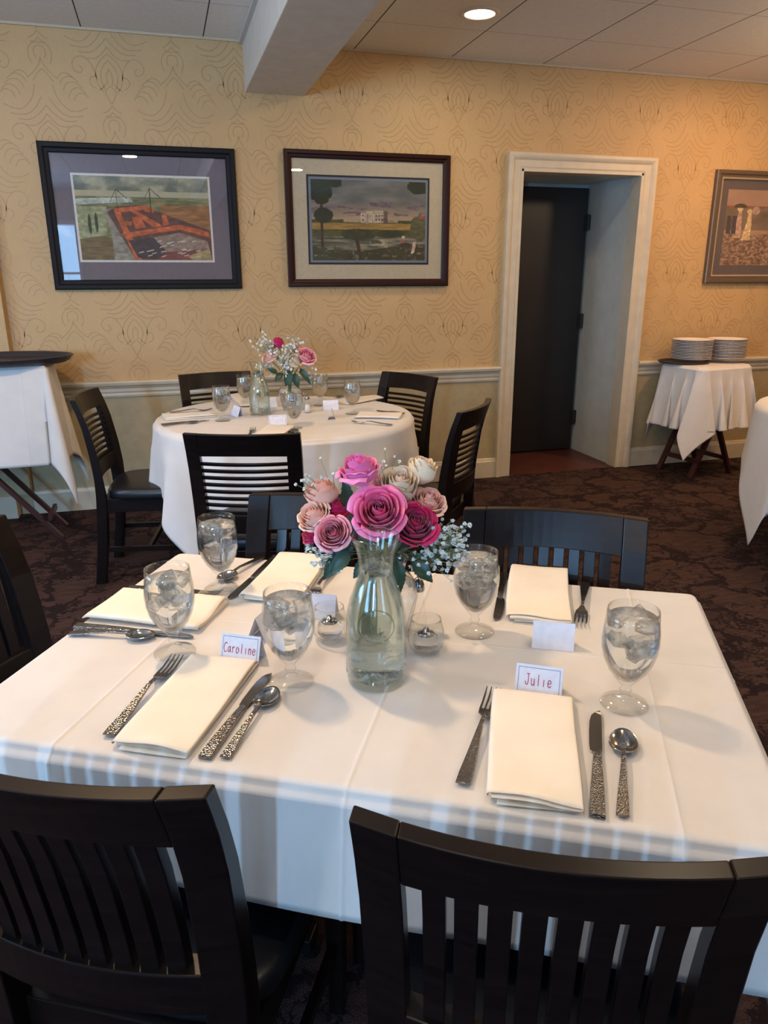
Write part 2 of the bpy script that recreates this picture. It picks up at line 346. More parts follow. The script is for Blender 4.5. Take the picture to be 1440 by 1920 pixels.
b = MB(); b.box(-.868, BX0-.02, D-.012, D, CEIL-.012, CEIL); b.box(BX1+.02, XR, D-.012, D, CEIL-.012, CEIL); struct(b.build('trim_3', 'plain_paint'))
# chair rail and baseboard, moulded profiles
def moulding(prof, x0, x1, name, mat):
    b = MB(); rings = [[(x, D-y, z) for y, z in prof] for x in (x0, x1)]; b.loft(rings); return struct(b.build(name, mat))
railp = [(0, .70), (.008, .70), (.012, .712), (.010, .725), (.016, .735), (.016, .752), (.028, .768), (.036, .775), (.040, .79), (.034, .80), (0, .802)]
moulding(railp, -.868, DX0-.09, 'trim_4', 'trim_paint'); moulding(railp, DX1+.1, XR, 'trim_5', 'trim_paint')
basep = [(0, 0), (.018, 0), (.018, .118), (.013, .124), (.010, .136), (.006, .142), (0, .142)]
moulding(basep, -.868, DX0-.09, 'baseboard_back', 'trim_paint'); moulding(basep, DX1+.1, XR, 'baseboard_back', 'trim_paint')
# doorway casing
b = MB(); cw = .095
prof = [(0, 0), (0, .018), (.012, .022), (.05, .022), (.062, .03), (.075, .034), (.095, .034), (.095, 0)]
def mitre(side):
    # path along the opening: bottom -> top, offset outward by the profile
    pts = [(DX0, 0, -1, 0), (DX0, DH, -1, 1), (DX1, DH, 1, 1), (DX1, 0, 1, 0)]
    return [[(x+nx*p, D-q, z+nz*p) for p, q in prof] for x, z, nx, nz in pts]
b.loft(mitre(0)); b.box(DX0-.002, DX0+.018, D-.02, D+.1, 0, DH); b.box(DX1-.018, DX1+.002, D-.02, D+.1, 0, DH); b.box(DX0, DX1, D-.02, D+.1, DH-.018, DH+.002)
struct(b.build('door_casing_trim', 'trim_paint', bevel=.002))
b = MB(); b.box(DX1, DX1+.12, D+T, DD+.2, 0, DH+.2); b.box(DX0-.12, DX0, D+T, DD+.2, 0, DH+.2); b.box(DX0-.1, DX1+.1, D+T, DD+.2, DH, DH+.1)
struct(b.build('wall_doorway', 'reveal_paint'))
b = MB(); b.box(DX0, DX1, DD+.05, DD+.12, 0, DH); struct(b.build('wall_doorway_back', 'reveal_paint'))
b = MB(); b.box(DX0-.05, DX1-.028, DD-.01, DD+.035, .012, DH-.03)
dr = struct(b.build('door_1', 'door_paint', bevel=.003))
for z in (.28, 1.06, 1.80):
    b = MB(); b.box(DX1-.045, DX1-.002, DD-.022, DD-.008, z-.055, z+.055); b.tube([(DX1-.026, DD-.028, z-.06), (DX1-.026, DD-.028, z+.06)], .009, 10); b.build('hinge', 'hinge_metal', dr)
# recessed ceiling lamps
for i, (x, y, w, c) in enumerate(LAMPS):
    names = {1: 'round recessed lamp glowing in the tiled ceiling above the doorway'}
    lab = names.get(i, 'round recessed ceiling lamp out of the frame, lighting the dining room')
    t_ = thing('ceiling_light', lab, 'ceiling light', (x, y, CEIL), 0, None if i == 1 else 'recessed lamps outside the picture')
    b = MB(); b.lathe([(.076, .01), (.076, -.004), (.080, -.007), (.094, -.007), (.104, -.002), (.104, .0)], 48); b.build('trim_ring', 'lamp_trim', t_, smooth=True)
    b = MB(); b.lathe([(0, -.003), (.076, -.003)], 40); b.build('lens', 'lamp_lens', t_)
    a = area('lamp_glow', (x, y, CEIL-.012), (0, 0, -1), .15, .15, w, c, 'DISK')
t = NT('globe_glow'); t.set(Base_Color=(.9, .85, .8), Emission_Color=(1, .70, .44), Emission_Strength=1.0); M['globe_glow'] = t.m
for i, (x, y, z, g) in enumerate(FILL_GLOBES):
    nm = 'globe_glow_%d' % i; c = M['globe_glow'].copy(); c.node_tree.nodes['Principled BSDF'].inputs['Emission Strength'].default_value = g; M[nm] = c
    t_ = thing('fill_globe', 'unseen globe light added outside the picture to brighten the ceiling', 'ceiling light', (x, y, CEIL), 0, 'added globe lights outside the picture')
    b = MB(); b.lathe([(0, 0), (.06, 0), (.06, -.012), (.012, -.02), (.010, z-CEIL+.10), (.035, z-CEIL+.095), (.035, z-CEIL+.075), (0, z-CEIL+.075)], 24); b.build('canopy', 'hinge_metal', t_)
    b = MB(); b.lathe([(0, z-CEIL-.09)]+[(.09*math.cos(a), z-CEIL+.09*math.sin(a)) for a in [math.radians(d) for d in range(-75, 76, 15)]]+[(0, z-CEIL+.09)], 24); b.build('globe', nm, t_, smooth=True)
# ---------------------------------------------------------------- pictures
GX, GZ = 264, 176
def paint_grid(fn, w, h):
    X, Z = np.meshgrid(np.linspace(0, 1, GX), np.linspace(0, 1, GZ)); C = fn(X, Z)
    vs = np.stack([(X-.5)*w, np.zeros_like(X), (.5-Z)*h], -1).reshape(-1, 3)
    idx = np.arange(GX*GZ).reshape(GZ, GX); fs = np.stack([idx[1:, :-1], idx[1:, 1:], idx[:-1, 1:], idx[:-1, :-1]], -1).reshape(-1, 4)
    lin = np.where(C <= .04045, C/12.92, ((C+.055)/1.055)**2.4)
    return [tuple(p) for p in vs.tolist()], [tuple(f) for f in fs.tolist()], lin.reshape(-1, 3).tolist()
rng = np.random.RandomState(5)
def vnoise(X, Z, fx, fz, oct=4):
    out = np.zeros_like(X); amp = 1; tot = 0
    for o_ in range(oct):
        n, m = int(fx)+2, int(fz)+2; g = rng.rand(m+1, n+1); x = X*fx; z = Z*fz
        xi = np.minimum(x.astype(int), n-1); zi = np.minimum(z.astype(int), m-1); a = x-xi; c = z-zi; a = a*a*(3-2*a); c = c*c*(3-2*c)
        out += amp*((g[zi, xi]*(1-a)+g[zi, xi+1]*a)*(1-c)+(g[zi+1, xi]*(1-a)+g[zi+1, xi+1]*a)*c); tot += amp; amp *= .55; fx *= 2; fz *= 2
    return out/tot
def inpoly(X, Z, P):
    r = np.zeros(X.shape, bool); n = len(P)
    for i in range(n):
        (x1, y1), (x2, y2) = P[i], P[(i+1) % n]
        if y1 == y2: continue
        c = ((y1 > Z) != (y2 > Z)) & (X < (x2-x1)*(Z-y1)/(y2-y1)+x1); r ^= c
    return r
def rgb(*c): return np.array(c)/255.
def put(C, m, col, var=None):
    c = rgb(*col)*np.ones(C.shape)
    if var is not None: c = c*(.72+.56*var[..., None])
    C[m] = np.clip(c, 0, 1)[m]
def mixc(a, b, t_): return rgb(*a)*(1-t_[..., None])+rgb(*b)*t_[..., None]
def pic_building_site(X, Z):
    n = vnoise(X, Z, 7, 7, 5); f = vnoise(X, Z, 30, 30, 3); q = vnoise(X, Z, 16, 60, 3)
    C = mixc((105, 108, 92), (176, 170, 138), np.clip((n-.35)*3, 0, 1)); hz = Z > .17
    C[hz & (Z < .24)] = mixc((190, 176, 140), (165, 165, 140), f)[hz & (Z < .24)]
    g = Z >= .24; C[g] = mixc((92, 98, 66), (150, 140, 92), np.clip((q-.3)*2.2, 0, 1))[g]
    put(C, inpoly(X, Z, [(0, .27), (.4, .24), (.42, .3), (.1, .33), (0, .34)]), (176, 182, 168), f)
    put(C, inpoly(X, Z, [(0, .36), (.22, .36), (.2, .75), (.02, .8), (0, .8)]), (150, 152, 112), f)
    put(C, (X > .62) & (Z > .33) & (Z < .62), (150, 104, 62), q)
    put(C, inpoly(X, Z, [(.0, .75), (.2, .7), (.33, .85), (.36, 1), (0, 1)]), (112, 92, 58), q)
    for cx, zz in ((.085, .45), (.135, .43)): put(C, (np.abs(X-cx) < .013*np.sin(np.clip((Z-zz)/.24, 0, 1)*PI)**.5) & (Z > zz) & (Z < zz+.24), (48, 62, 42), f)
    put(C, inpoly(X, Z, [(.2, .4), (.3, .36), (.4, .6), (.44, 1), (.24, 1), (.24, .7)]), (140, 132, 118), f)
    put(C, inpoly(X, Z, [(.22, .42), (.3, .35), (.5, .33), (.55, .38), (.98, .62), (1, .66), (1, 1), (.4, 1)]), (96, 62, 54), f)
    o_ = (186, 92, 52)
    for P in ([(.27, .4), (.31, .38), (.45, 1), (.40, 1)], [(.27, .38), (.52, .33), (.53, .38), (.29, .43)], [(.36, .36), (.41, .37), (.63, .58), (.56, .60)], [(.3, .68), (.76, .56), (.98, .64), (1, .72), (.76, .62), (.34, .73)],
              [(.40, .48), (.46, .46), (.5, .6), (.42, .62)], [(.63, .44), (.66, .44), (.68, .56), (.63, .58)], [(.5, .36), (.58, .37), (.57, .42), (.5, .41)], [(.32, .52), (.4, .53), (.39, .58), (.33, .57)]): put(C, inpoly(X, Z, P), o_, f)
    put(C, inpoly(X, Z, [(.55, .72), (.75, .66), (.97, .76), (.98, .86), (.62, .9)]), (142, 120, 104), f)
    put(C, inpoly(X, Z, [(.36, .76), (.55, .72), (.64, .88), (.56, .98), (.42, .97)]), (66, 52, 58), f)
    put(C, inpoly(X, Z, [(.62, .93), (.98, .85), (1, 1), (.56, 1)]), (128, 66, 62), f); put(C, inpoly(X, Z, [(.8, .95), (.98, .85), (1, 1), (.85, 1)]), (160, 140, 96), f)
    for i in range(26):
        x = .4+.5*rng.rand(); z = .76+.2*rng.rand(); put(C, (np.abs(X-x) < .018) & (np.abs(Z-z+(X-x)*.4) < .006), (196, 186, 170))
    for x, z0 in ((.3, .15), (.55, .13)):
        put(C, (np.abs(X-x) < .003) & (Z > z0) & (Z < .42), (52, 44, 40))
        put(C, (np.abs(Z-(z0+(X-x)*1.4)) < .006) & (X > x) & (X < x+.08), (70, 62, 54)); put(C, (np.abs(Z-(z0+(x-X)*3)) < .01) & (X < x) & (X > x-.05), (100, 92, 80))
    return np.clip(C, 0, 1)
def pic_house_lake(X, Z):
    n = vnoise(X, Z, 5, 9, 5); f = vnoise(X, Z, 34, 34, 3); q = vnoise(X, Z, 9, 40, 4)
    C = mixc((92, 94, 92), (122, 120, 112), np.clip((n-.3)*2.5, 0, 1)); m = Z > .25
    t_ = np.clip((Z-.25)/.22, 0, 1); C = C*(1-t_[..., None])+mixc((150, 124, 104), (186, 160, 122), n)*t_[..., None]
    put(C, (Z > .26) & (Z < .44) & (q > .58), (104, 88, 96), f)
    put(C, (Z > .50-.03*n) & (Z < .56) & (f > .25), (66, 72, 42), f); put(C, (Z >= .53) & (Z < .64), (150, 118, 62), q)
    put(C, (Z >= .60+.02*n) & (Z < .72), (78, 76, 40), f)
    w = (Z >= .70); C[w] = mixc((70, 74, 62), (142, 132, 108), np.clip((q-.35)*2.6, 0, 1))[w]
    put(C, (Z > .84+.08*np.sin(X*5)*.5) & (f > .35), (62, 58, 34), q)
    wh = (176, 158, 136)
    put(C, (X > .27) & (X < .75) & (Z > .485) & (Z < .515), (150, 134, 108), f)
    put(C, (X > .42) & (X < .66) & (Z > .40) & (Z < .525), wh, f); put(C, (X > .47) & (X < .53) & (Z > .375) & (Z < .525), (190, 172, 148), f); put(C, (X > .62) & (X < .66) & (Z > .37) & (Z < .525), (104, 86, 78), f)
    put(C, (X > .54) & (X < .62) & (Z > .37) & (Z < .4), wh)
    for x in (.44, .56, .585, .61): put(C, (np.abs(X-x) < .006) & (((Z > .42) & (Z < .445)) | ((Z > .47) & (Z < .5))), (84, 74, 72))
    for x in (.48, .495, .51, .525): put(C, (np.abs(X-x) < .003) & (Z > .40) & (Z < .52), (110, 98, 90))
    put(C, (X > .5) & (X < .66) & (Z > .73) & (Z < .84) & (q > .45), (150, 138, 112), f)
    dk = (40, 48, 28)
    put(C, ((X-.08)**2/.012+(Z-.14)**2/.035 < 1-.5*f) | ((X-.1)**2/.008+(Z-.44)**2/.011 < 1-.3*f) | ((Z < .06+.05*f) & (X < .26)), dk, f)
    put(C, (np.abs(X-.085) < .012) & (Z > .3) & (Z < .85), (52, 48, 36), f)
    put(C, ((X-.95)**2/.02+(Z-.06)**2/.012 < 1.0-.6*f), dk, f)
    put(C, ((X-.4)**2/.03+(Z-.67)**2/.006 < 1.2-.7*f), (58, 60, 36), f); put(C, np.abs(X-(.38+(Z-.7)*.14)) < .016*(Z > .7), (62, 48, 34), f)
    put(C, ((X-.68)**2/.018+(Z-.66)**2/.003 < 1.2-.6*f), (50, 54, 38), f); put(C, ((X-.95)**2/.01+(Z-.58)**2/.03 < 1.2-.7*f), (88, 86, 56), f)
    put(C, (X < .2) & (Z > .8) & (f > .45), (58, 64, 40), q)
    put(C, (X-.8)**2/.0002+(Z-.70)**2/.0004 < 1, (206, 180, 160)); put(C, (X-.79)**2/.0006+(Z-.755)**2/.0005 < 1, (150, 92, 80)); put(C, (X-.82)**2/.003+(Z-.80)**2/.0009 < 1, (56, 46, 44), f)
    put(C, inpoly(X, Z, [(.89, .76), (.92, .76), (.9, .9), (.87, .92)]), (190, 166, 146), f)
    put(C, (X > .94) & (Z > .42) & (Z < .47), (140, 78, 66), f)
    return np.clip(C*1.02, 0, 1)
def pic_beach(X, Z):
    n = vnoise(X, Z, 5, 6, 5); f = vnoise(X, Z, 50, 50, 3)
    C = mixc((138, 112, 100), (176, 140, 120), n); put(C, (Z > .21) & (Z < .24), (132, 84, 74), f); put(C, (Z >= .24) & (Z < .54), (112, 98, 84), n)
    put(C, (Z >= .53) & (Z < .6), (160, 128, 104), n); g = Z >= .58; C[g] = mixc((98, 74, 62), (178, 146, 124), np.clip((f-.3)*2.4, 0, 1))[g]
    def lady(x, z, h, col, hat):
        put(C, inpoly(X, Z, [(x-.012, z), (x+.02, z), (x+.03, z+h*.35), (x+.035, z+h), (x-.055, z+h), (x-.02, z+h*.35)]), col, f)
        put(C, (X-x)**2/.0008+(Z-z+.02)**2/.0009 < 1, hat)
    lady(.14, .27, .36, (186, 152, 132), (214, 190, 150)); lady(.24, .30, .36, (214, 186, 140), (206, 178, 130))
    put(C, ((X-.14)**2/.004+(Z-.22)**2/.0016 < 1) & (Z < .235), (70, 60, 46), f); put(C, ((X-.29)**2/.003+(Z-.27)**2/.003 < 1) & (X > .27), (170, 140, 132), f)
    for x in (.02, .075): put(C, inpoly(X, Z, [(x, .34), (x+.04, .34), (x+.045, .58), (x, .58)]), (62, 56, 66), f)
    for x, s in ((.5, (150, 80, 70)), (.62, (52, 44, 50)), (.78, (66, 54, 58)), (.9, (60, 50, 50))): put(C, inpoly(X, Z, [(x-.02, .42), (x+.03, .42), (x+.06, .62), (x-.05, .62)]), s, f); put(C, (X-x)**2/.0007+(Z-.41)**2/.0009 < 1, (198, 170, 140))
    return np.clip(C, 0, 1)
def picture(x0, x1, z0, z1, fw, fmat, mats, fn, label, lip=None, depth=.028, inner=None):
    cx, cz = (x0+x1)/2, (z0+z1)/2; w, h = x1-x0, z1-z0
    t_ = thing('framed_picture', label, 'picture', (cx, D-.002, cz))
    prof = [(0, 0), (0, depth), (.006, depth+.005), (fw*.45, depth+.004), (fw*.6, depth-.004), (fw-.006, depth-.006), (fw, depth-.012), (fw, 0)]
    b = MB(); c = [(-w/2, -h/2, 1, 1), (w/2, -h/2, -1, 1), (w/2, h/2, -1, -1), (-w/2, h/2, 1, -1)]
    rings = [[(x+sx*p, -q, z+sz*p) for p, q in prof] for x, z, sx, sz in c]; rings.append(rings[0]); b.loft(rings, caps=False); b.build('frame', fmat, t_)
    if lip:
        b = MB(); p2 = [(fw-.008, 0), (fw-.008, depth-.002), (fw+.004, depth-.004), (fw+.004, 0)]
        rings = [[(x+sx*p, -q, z+sz*p) for p, q in p2] for x, z, sx, sz in c]; rings.append(rings[0]); b.loft(rings, caps=False); b.build('frame_lip', lip, t_)
    iw, ih = w/2-fw, h/2-fw; y = -.006
    for k, (m, bd) in enumerate(mats):
        b = MB(); b.box(-iw, iw, y-.001, y, -ih, ih); b.build('mat_board', m, t_); iw -= bd; ih -= bd; y -= .0012
    b = MB(); vs, fs, cs = paint_grid(fn, iw*2, ih*2); b.add([(a, y-.0012, c_) for a, _, c_ in vs], fs, cs); b.build('print', 'vertex_paint', t_)
    b = MB(); g = depth-.012; b.box(-w/2+fw*.9, w/2-fw*.9, -g-.0015, -g, -h/2+fw*.9, h/2-fw*.9); b.build('glazing', 'pane', t_)
    return t_
picture(-.585, .484, 1.336, 2.118, .055, 'black_frame', [('mat_grey', .098), ('mat_white', .012)], pic_building_site, 'black framed print of an orange building site with cranes, left of the beam')
picture(.774, 1.835, 1.344, 2.132, .046, 'brown_frame', [('mat_cream', .088), ('mat_black', .012), ('mat_blue', .014)], pic_house_lake, 'brown framed print of a pale mansion beyond a pond, with a wide cream mat')
picture(3.842, 4.95, 1.352, 2.118, .055, 'silver_frame', [('mat_dark', .07)], pic_beach, 'worn bronze framed print of figures strolling on a beach, right of the doorway', lip='silver_edge')
# ---------------------------------------------------------------- chairs
def make_chair(kind, label, loc, rz, group):
    t_ = thing('dining_chair', label, 'chair', loc, rz, group)
    hw = .205; pw = .051; bow = .034
    side = [(-.262, 0), (-.232, .2), (-.212, .42), (-.212, .52), (-.222, .62), (-.243, .75), (-.262, .82), (-.285, .885)]
    def yb(z):
        for (y0, z0), (y1, z1) in zip(side, side[1:]):
            if z <= z1: return y0+(y1-y0)*(z-z0)/(z1-z0)
        return side[-1][0]
    def bowed(x): return -bow*(1-(x/hw)**2)
    for s in (-1, 1):
        rings = []
        N = 26
        for i in range(N+1):
            z = .885*i/N; y = yb(z); d = .046 if z < .4 else .046-.020*min(1, (z-.4)/.45); wtop = pw if z > .45 else pw-.012*(1-z/.45)
            xo = s*(hw-.010*(1-min(1, z/.8))); xi = xo-s*wtop; dyi = bowed(hw-wtop) if z > .5 else bowed(hw-wtop)*max(0, (z-.35)/.15)
            zt = z
            rings.append([(xo, y-d*.5, zt), (xi, y-d*.5+dyi, zt), (xi, y+d*.5+dyi, zt), (xo, y+d*.5, zt)])
        b = MB(); b.loft(rings); b.build('back_post', 'dark_wood', t_, bevel=.0025)
    xi = hw-pw
    def rail(z0, z1, th, nm, x=xi, off=0, dip=0):
        rings = []; N = 14
        for i in range(N+1):
            xx = -x+2*x*i/N; bo = bowed(xx)+off; dz = dip*(1-(xx/x)**2)
            rings.append([(xx, yb(z0)+bo-th/2, z0+dz), (xx, yb(z0)+bo+th/2, z0+dz), (xx, yb(z1)+bo+th/2, z1), (xx, yb(z1)+bo-th/2, z1)])
        b = MB(); b.loft(rings); return b.build(nm, 'dark_wood', t_, bevel=.0025)
    rail(.80, .885, .0245, 'top_rail', dip=.004)
    rail(.505, .578, .036, 'lower_rail')
    if kind == 'slat':
        for k in range(8):
            x = -xi+2*xi*(k+1)/9-.0; w = .024; rings = []
            for i in range(9):
                z = .57+(.806-.57)*i/8; y = yb(z)+bowed(x); w_ = .025; th = .018
                sl = (bowed(x+.01)-bowed(x-.01))/.02*w_/2
                rings.append([(x-w_/2, y-th/2-sl, z), (x+w_/2, y-th/2+sl, z), (x+w_/2, y+th/2+sl, z), (x-w_/2, y+th/2-sl, z)])
            b = MB(); b.loft(rings); b.build('slat', 'dark_wood', t_, bevel=.0015)
    else:
        for k in range(8):
            z = .775-.0265*k; rail(z-.012, z+.001, .013, 'slat')
    # seat
    b = MB(); rings = []
    for z, e in ((.418, .004), (.432, 0), (.452, 0), (.463, .006), (.468, .018)):
        r = []
        for k in range(32):
            a = 2*PI*k/32; c, s_ = math.cos(a), math.sin(a); p = 5
            rr = (abs(c)**p+abs(s_)**p)**(-1/p); hx = .212-e; hy = .215-e
            yy = rr*s_*hy; r.append((rr*c*(hx-.012*(yy < 0)*(-yy/hy)), yy+.015, z))
        rings.append(r)
    b.loft(rings); b.build('seat', 'vinyl', t_, smooth=True)
    b = MB(); b.box(-.185, .185, .18, .205, .355, .42); b.box(-.185, .185, -.212, -.187, .355, .42); b.box(-.19, -.165, -.2, .2, .355, .42); b.box(.165, .19, -.2, .2, .355, .42); b.build('seat_frame', 'dark_wood', t_, bevel=.002)
    for s in (-1, 1):
        b = MB(); b.loft([[(s*.19-w, .19-w, z), (s*.19+w, .19-w, z), (s*.19+w, .19+w, z), (s*.19-w, .19+w, z)] for z, w in ((0, .014), (.42, .02))]); b.build('leg', 'dark_wood', t_, bevel=.002)
        b = MB(); b.bar((s*.182, -.22, .17), (s*.188, .19, .17), .016, .024); b.build('stretcher', 'dark_wood', t_)
    b = MB(); b.bar((-.185, -.02, .17), (.185, -.02, .17), .016, .024); b.build('stretcher', 'dark_wood', t_)
    return t_
# ---------------------------------------------------------------- tables and cloths
TA = math.atan2(-.479, .878); TC = Vector((.331, 1.174, 0)); CT, ST = math.cos(TA), math.sin(TA)
TH = .75
def TL(a, c, z=0): return Vector((TC.x+a*CT-c*ST, TC.y+a*ST+c*CT, z))
def drape(hx, hy, rad, sx, sy, H, name, label, loc, rz, group=None, flare=.06, amp=.12, freq=22, nx=110, ny=110, creases_x=(), creases_y=(), lean=.0, rot=0, seed=0, mat='cloth', corner=1.0, minz=.03, cflare=0., wall=None):
    """cloth lying over a rounded rectangle (half sizes hx,hy, corner radius rad), hanging down to its own straight hems"""
    def lines(s, h, n, cr):
        L = set(np.linspace(-s, s, n).tolist())
        for e in (-h, h):
            for d in (-.012, -.007, -.003, 0, .003, .007, .012): L.add(e+d)
        for c in cr:
            for d in (-.005, -.002, 0, .002, .005): L.add(c+d)
        return sorted(x for x in L if -s-1e-6 <= x <= s+1e-6)
    X = lines(sx, hx, nx, creases_x); Y = lines(sy, hy, ny, creases_y); vs = []
    cr_, sr_ = math.cos(rot), math.sin(rot); rnd = random.Random(seed); ph = [rnd.uniform(0, 6.28) for _ in range(4)]
    for y0 in Y:
        for x0 in X:
            x, y = x0*cr_-y0*sr_, x0*sr_+y0*cr_
            qx = max(-(hx-rad), min(hx-rad, x)); qy = max(-(hy-rad), min(hy-rad, y)); dx, dy = x-qx, y-qy; L = math.hypot(dx, dy)
            bump = 0
            for c in creases_x: bump += .0016*max(0, 1-abs(x0-c)/.004)
            for c in creases_y: bump += .0012*max(0, 1-abs(y0-c)/.004)
            if L <= rad:
                z = H+bump+.0007*math.sin(9*x+3*y)*math.sin(7*y-2*x); d = rad-L
                e = .009
                if d < e: z -= e-math.sqrt(max(0, e*e-(e-d)**2))
                vs.append((x, y, z)); continue
            nxn, nyn = dx/L, dy/L; hang = L-rad; ang = math.atan2(nyn, nxn)
            # arclength-like parameter round the rim
            s = ang*max(rad, .18)*corner+(qx*(-nyn)+qy*nxn)
            wv = math.sin(freq*s+ph[0])*.6+math.sin(freq*.57*s+ph[1])*.4
            cor = abs(math.sin(2*ang)) if rad < .3 else 0
            sp = hang*(flare+amp*(.5+.5*wv)*min(1, hang/.12))+.010*min(1, hang/.01)+hang*cflare*cor
            tw = hang*amp*.7*math.cos(freq*s+ph[0])
            ux, uy = qx+nxn*rad, qy+nyn*rad
            z = H-.009-hang*math.sqrt(max(.2, 1-(sp/max(hang, .05))**2*.6))
            z = max(z, minz+.01*wv)
            fx, fy = ux+nxn*(sp+bump)-nyn*tw, uy+nyn*(sp+bump)+nxn*tw
            if wall: fy = min(fy, (wall-loc[1]-fx*math.sin(rz))/math.cos(rz))
            vs.append((fx, fy, z))
    nX = len(X); fs = [(j*nX+i, j*nX+i+1, (j+1)*nX+i+1, (j+1)*nX+i) for j in range(len(Y)-1) for i in range(nX-1)]
    b = MB(); b.add(vs, fs); o = b.build(name, mat, smooth=True, solid=.0009); o.location = loc; o.rotation_euler = (0, 0, rz)
    return tag(o, label, 'tablecloth', group)
# main table
t_ = thing('dining_table', 'rectangular dining table under the white cloth nearest the camera', 'table', TC, TA)
b = MB(); b.box(-.6, .6, -.385, .385, .715, .745); b.build('tabletop', 'dark_wood', t_, bevel=.004)
for x in (-.32, .32):
    b = MB(); b.lathe([(0, .06), (.045, .06), (.045, .12), (.035, .14), (.035, .70), (.06, .715), (0, .715)], 24, x); b.build('pedestal', 'black_metal', t_, smooth=False)
    b = MB(); b.bar((x, -.28, .04), (x, .28, .04), .06, .04); b.bar((x-.17, 0, .04), (x+.17, 0, .04), .06, .04)
    for dx, dy in ((0, -.27), (0, .27), (-.16, 0), (.16, 0)): b.lathe([(0, 0), (.02, 0), (.02, .022), (0, .022)], 12, x+dx, dy)
    b.build('foot', 'black_metal', t_, bevel=.003)
drape(.605, .39, .02, .975, .575, TH, 'tablecloth', 'creased white tablecloth on the rectangular dining table nearest the camera', TC, TA, flare=.05, amp=.05, freq=11, nx=150, ny=100,
      creases_x=(-.405, .04, .465), creases_y=(.056,), seed=3, corner=2.0, cflare=.25)
# round table behind
RC = Vector((.544, 3.652, 0)); RR = .625
def round_table(c, label, rz):
    t_ = thing('round_table', label, 'table', c, rz)
    b = MB(); b.lathe([(0, .715), (.6, .715), (.612, .722), (.612, .738), (.6, .745), (0, .745)], 64); b.build('tabletop', 'dark_wood', t_)
    for k in range(4):
        a = PI/4+k*PI/2; b = MB(); b.bar((.42*math.cos(a), .42*math.sin(a), .715), (.44*math.cos(a), .44*math.sin(a), 0), .05, .05); b.build('leg', 'black_metal', t_, bevel=.002)
    return t_
round_table(RC, 'round dining table under the white cloth by the wall', 0)
drape(RR, RR, RR, .90, .90, TH, 'tablecloth', 'white tablecloth on the round table by the wall', RC, 0, flare=.03, amp=.16, freq=24, rot=math.radians(0), seed=5, nx=150, ny=150)
R2 = Vector((3.52, 2.89, 0)); round_table(R2, 'round dining table with black legs at the right edge of the photo', math.radians(128))
drape(RR-.004, RR-.004, RR-.004, .93, .93, TH, 'tablecloth', 'white tablecloth hanging in a long point at the right edge of the photo', R2, 0, flare=.05, amp=.07, freq=22, rot=math.radians(34), seed=9, nx=120, ny=120)
# near chairs: positions in the main table's frame
A = 'chairs around the rectangular table'
def chair_at(kind, a, c, face, label, group, proto={}):
    p = TL(a, c)
    return place(kind, p, TA+face, label, group)
protos = {}
def place(kind, p, rz, label, group):
    if kind not in protos:
        protos[kind] = make_chair(kind, label, p, rz, group); return protos[kind]
    return dup(protos[kind], p, rz, label, group)
chair_at('slat', -.256, -.303, 0, 'dark dining chair with upright back slats, in the left foreground, seen from behind', A)
chair_at('slat', .294, -.294, .045, 'dark dining chair with upright back slats, in the right foreground, seen from behind', A)
chair_at('slat', .298, .185, PI, 'dark dining chair with upright slats, tucked in across from the right foreground chair', A)
chair_at('slat', -.238, .195, PI, 'dark dining chair behind the rose bouquet, at the far side of the rectangular table', A)
chair_at('slat', -.655, .0, -PI/2, 'dark dining chair at the left end of the rectangular table, cut by the photo edge', A)
B = 'chairs around the round table'
def face_chair(topc, ang, label):
    # topc: point under the middle of the top rail; ang: facing direction in degrees
    a = math.radians(ang); p = Vector((topc[0], topc[1], 0))+Vector((math.cos(a), math.sin(a), 0))*.285
    place('ladder', p, a-PI/2, label, B)
face_chair((.228, 2.585), 73, 'dark ladder-back chair on the near side of the round table, back to the camera')
face_chair((-.385, 3.74), -10, 'dark ladder-back chair left of the round table, turned sideways with its seat showing')
face_chair((.255, 4.36), -80, 'dark ladder-back chair between the round table and the wall, behind the carafe')
face_chair((1.29, 3.97), 209, 'dark ladder-back chair at the far right of the round table, below the mansion picture')
face_chair((1.235, 2.90), 140, 'dark ladder-back chair right of the round table, seen edge-on before the doorway')
# ---------------------------------------------------------------- serving stands
def stand(c, rz, hw, hd, H, label, spread=.27):
    t_ = thing('tray_stand', label, 'folding stand', c, rz)
    for y in (-hd+.03, hd-.03):
        for s in (1, -1):
            b = MB(); b.bar((-s*spread, y+s*.012, .0), (s*spread, y+s*.012, H-.03), .022, .04, (0, 1, 0)); b.build('leg', 'mahogany', t_, bevel=.002)
    for x, z in ((-spread+.05, .12), (spread-.05, .12)):
        b = MB(); b.bar((x, -hd+.02, z), (x, hd-.02, z), .02, .03); b.build('cross_bar', 'mahogany', t_)
    b = MB(); b.box(-hw+.035, hw-.035, -hd+.035, hd-.035, H-.03, H-.004); b.build('top', 'mahogany', t_)
    return t_
HS = .962
stand((-1.02, 4.44, 0), 0, .40, .14, HS, 'folding wooden stand with crossed legs under the cloth at the left edge', .365)
drape(.40, .14, .012, .40+.535, .14+.52, HS, 'tablecloth', 'white cloth over the folding stand at the left edge, hanging in points', (-1.02, 4.44, 0), 0, flare=.03, amp=.05, freq=9, corner=2.4, seed=2, cflare=.12, nx=90, ny=80, creases_x=(.1, .28))
t_ = thing('serving_tray', 'large oval dark serving tray lying on the draped stand at the left edge', 'tray', (-.86, 4.475, HS+.003))
b = MB(); rings = []
for r, z in ((.60, 0), (.90, 0), (.95, .012), (.985, .034), (1, .036), (.99, .031), (.955, .010), (.90, .005), (.60, .004)):
    rings.append([(.365*r*math.cos(2*PI*k/72), .275*r*math.sin(2*PI*k/72), z) for k in range(72)])
b.loft(rings); b.build('tray_body', 'tray_plastic', t_, smooth=True)
b = MB(); rings = []
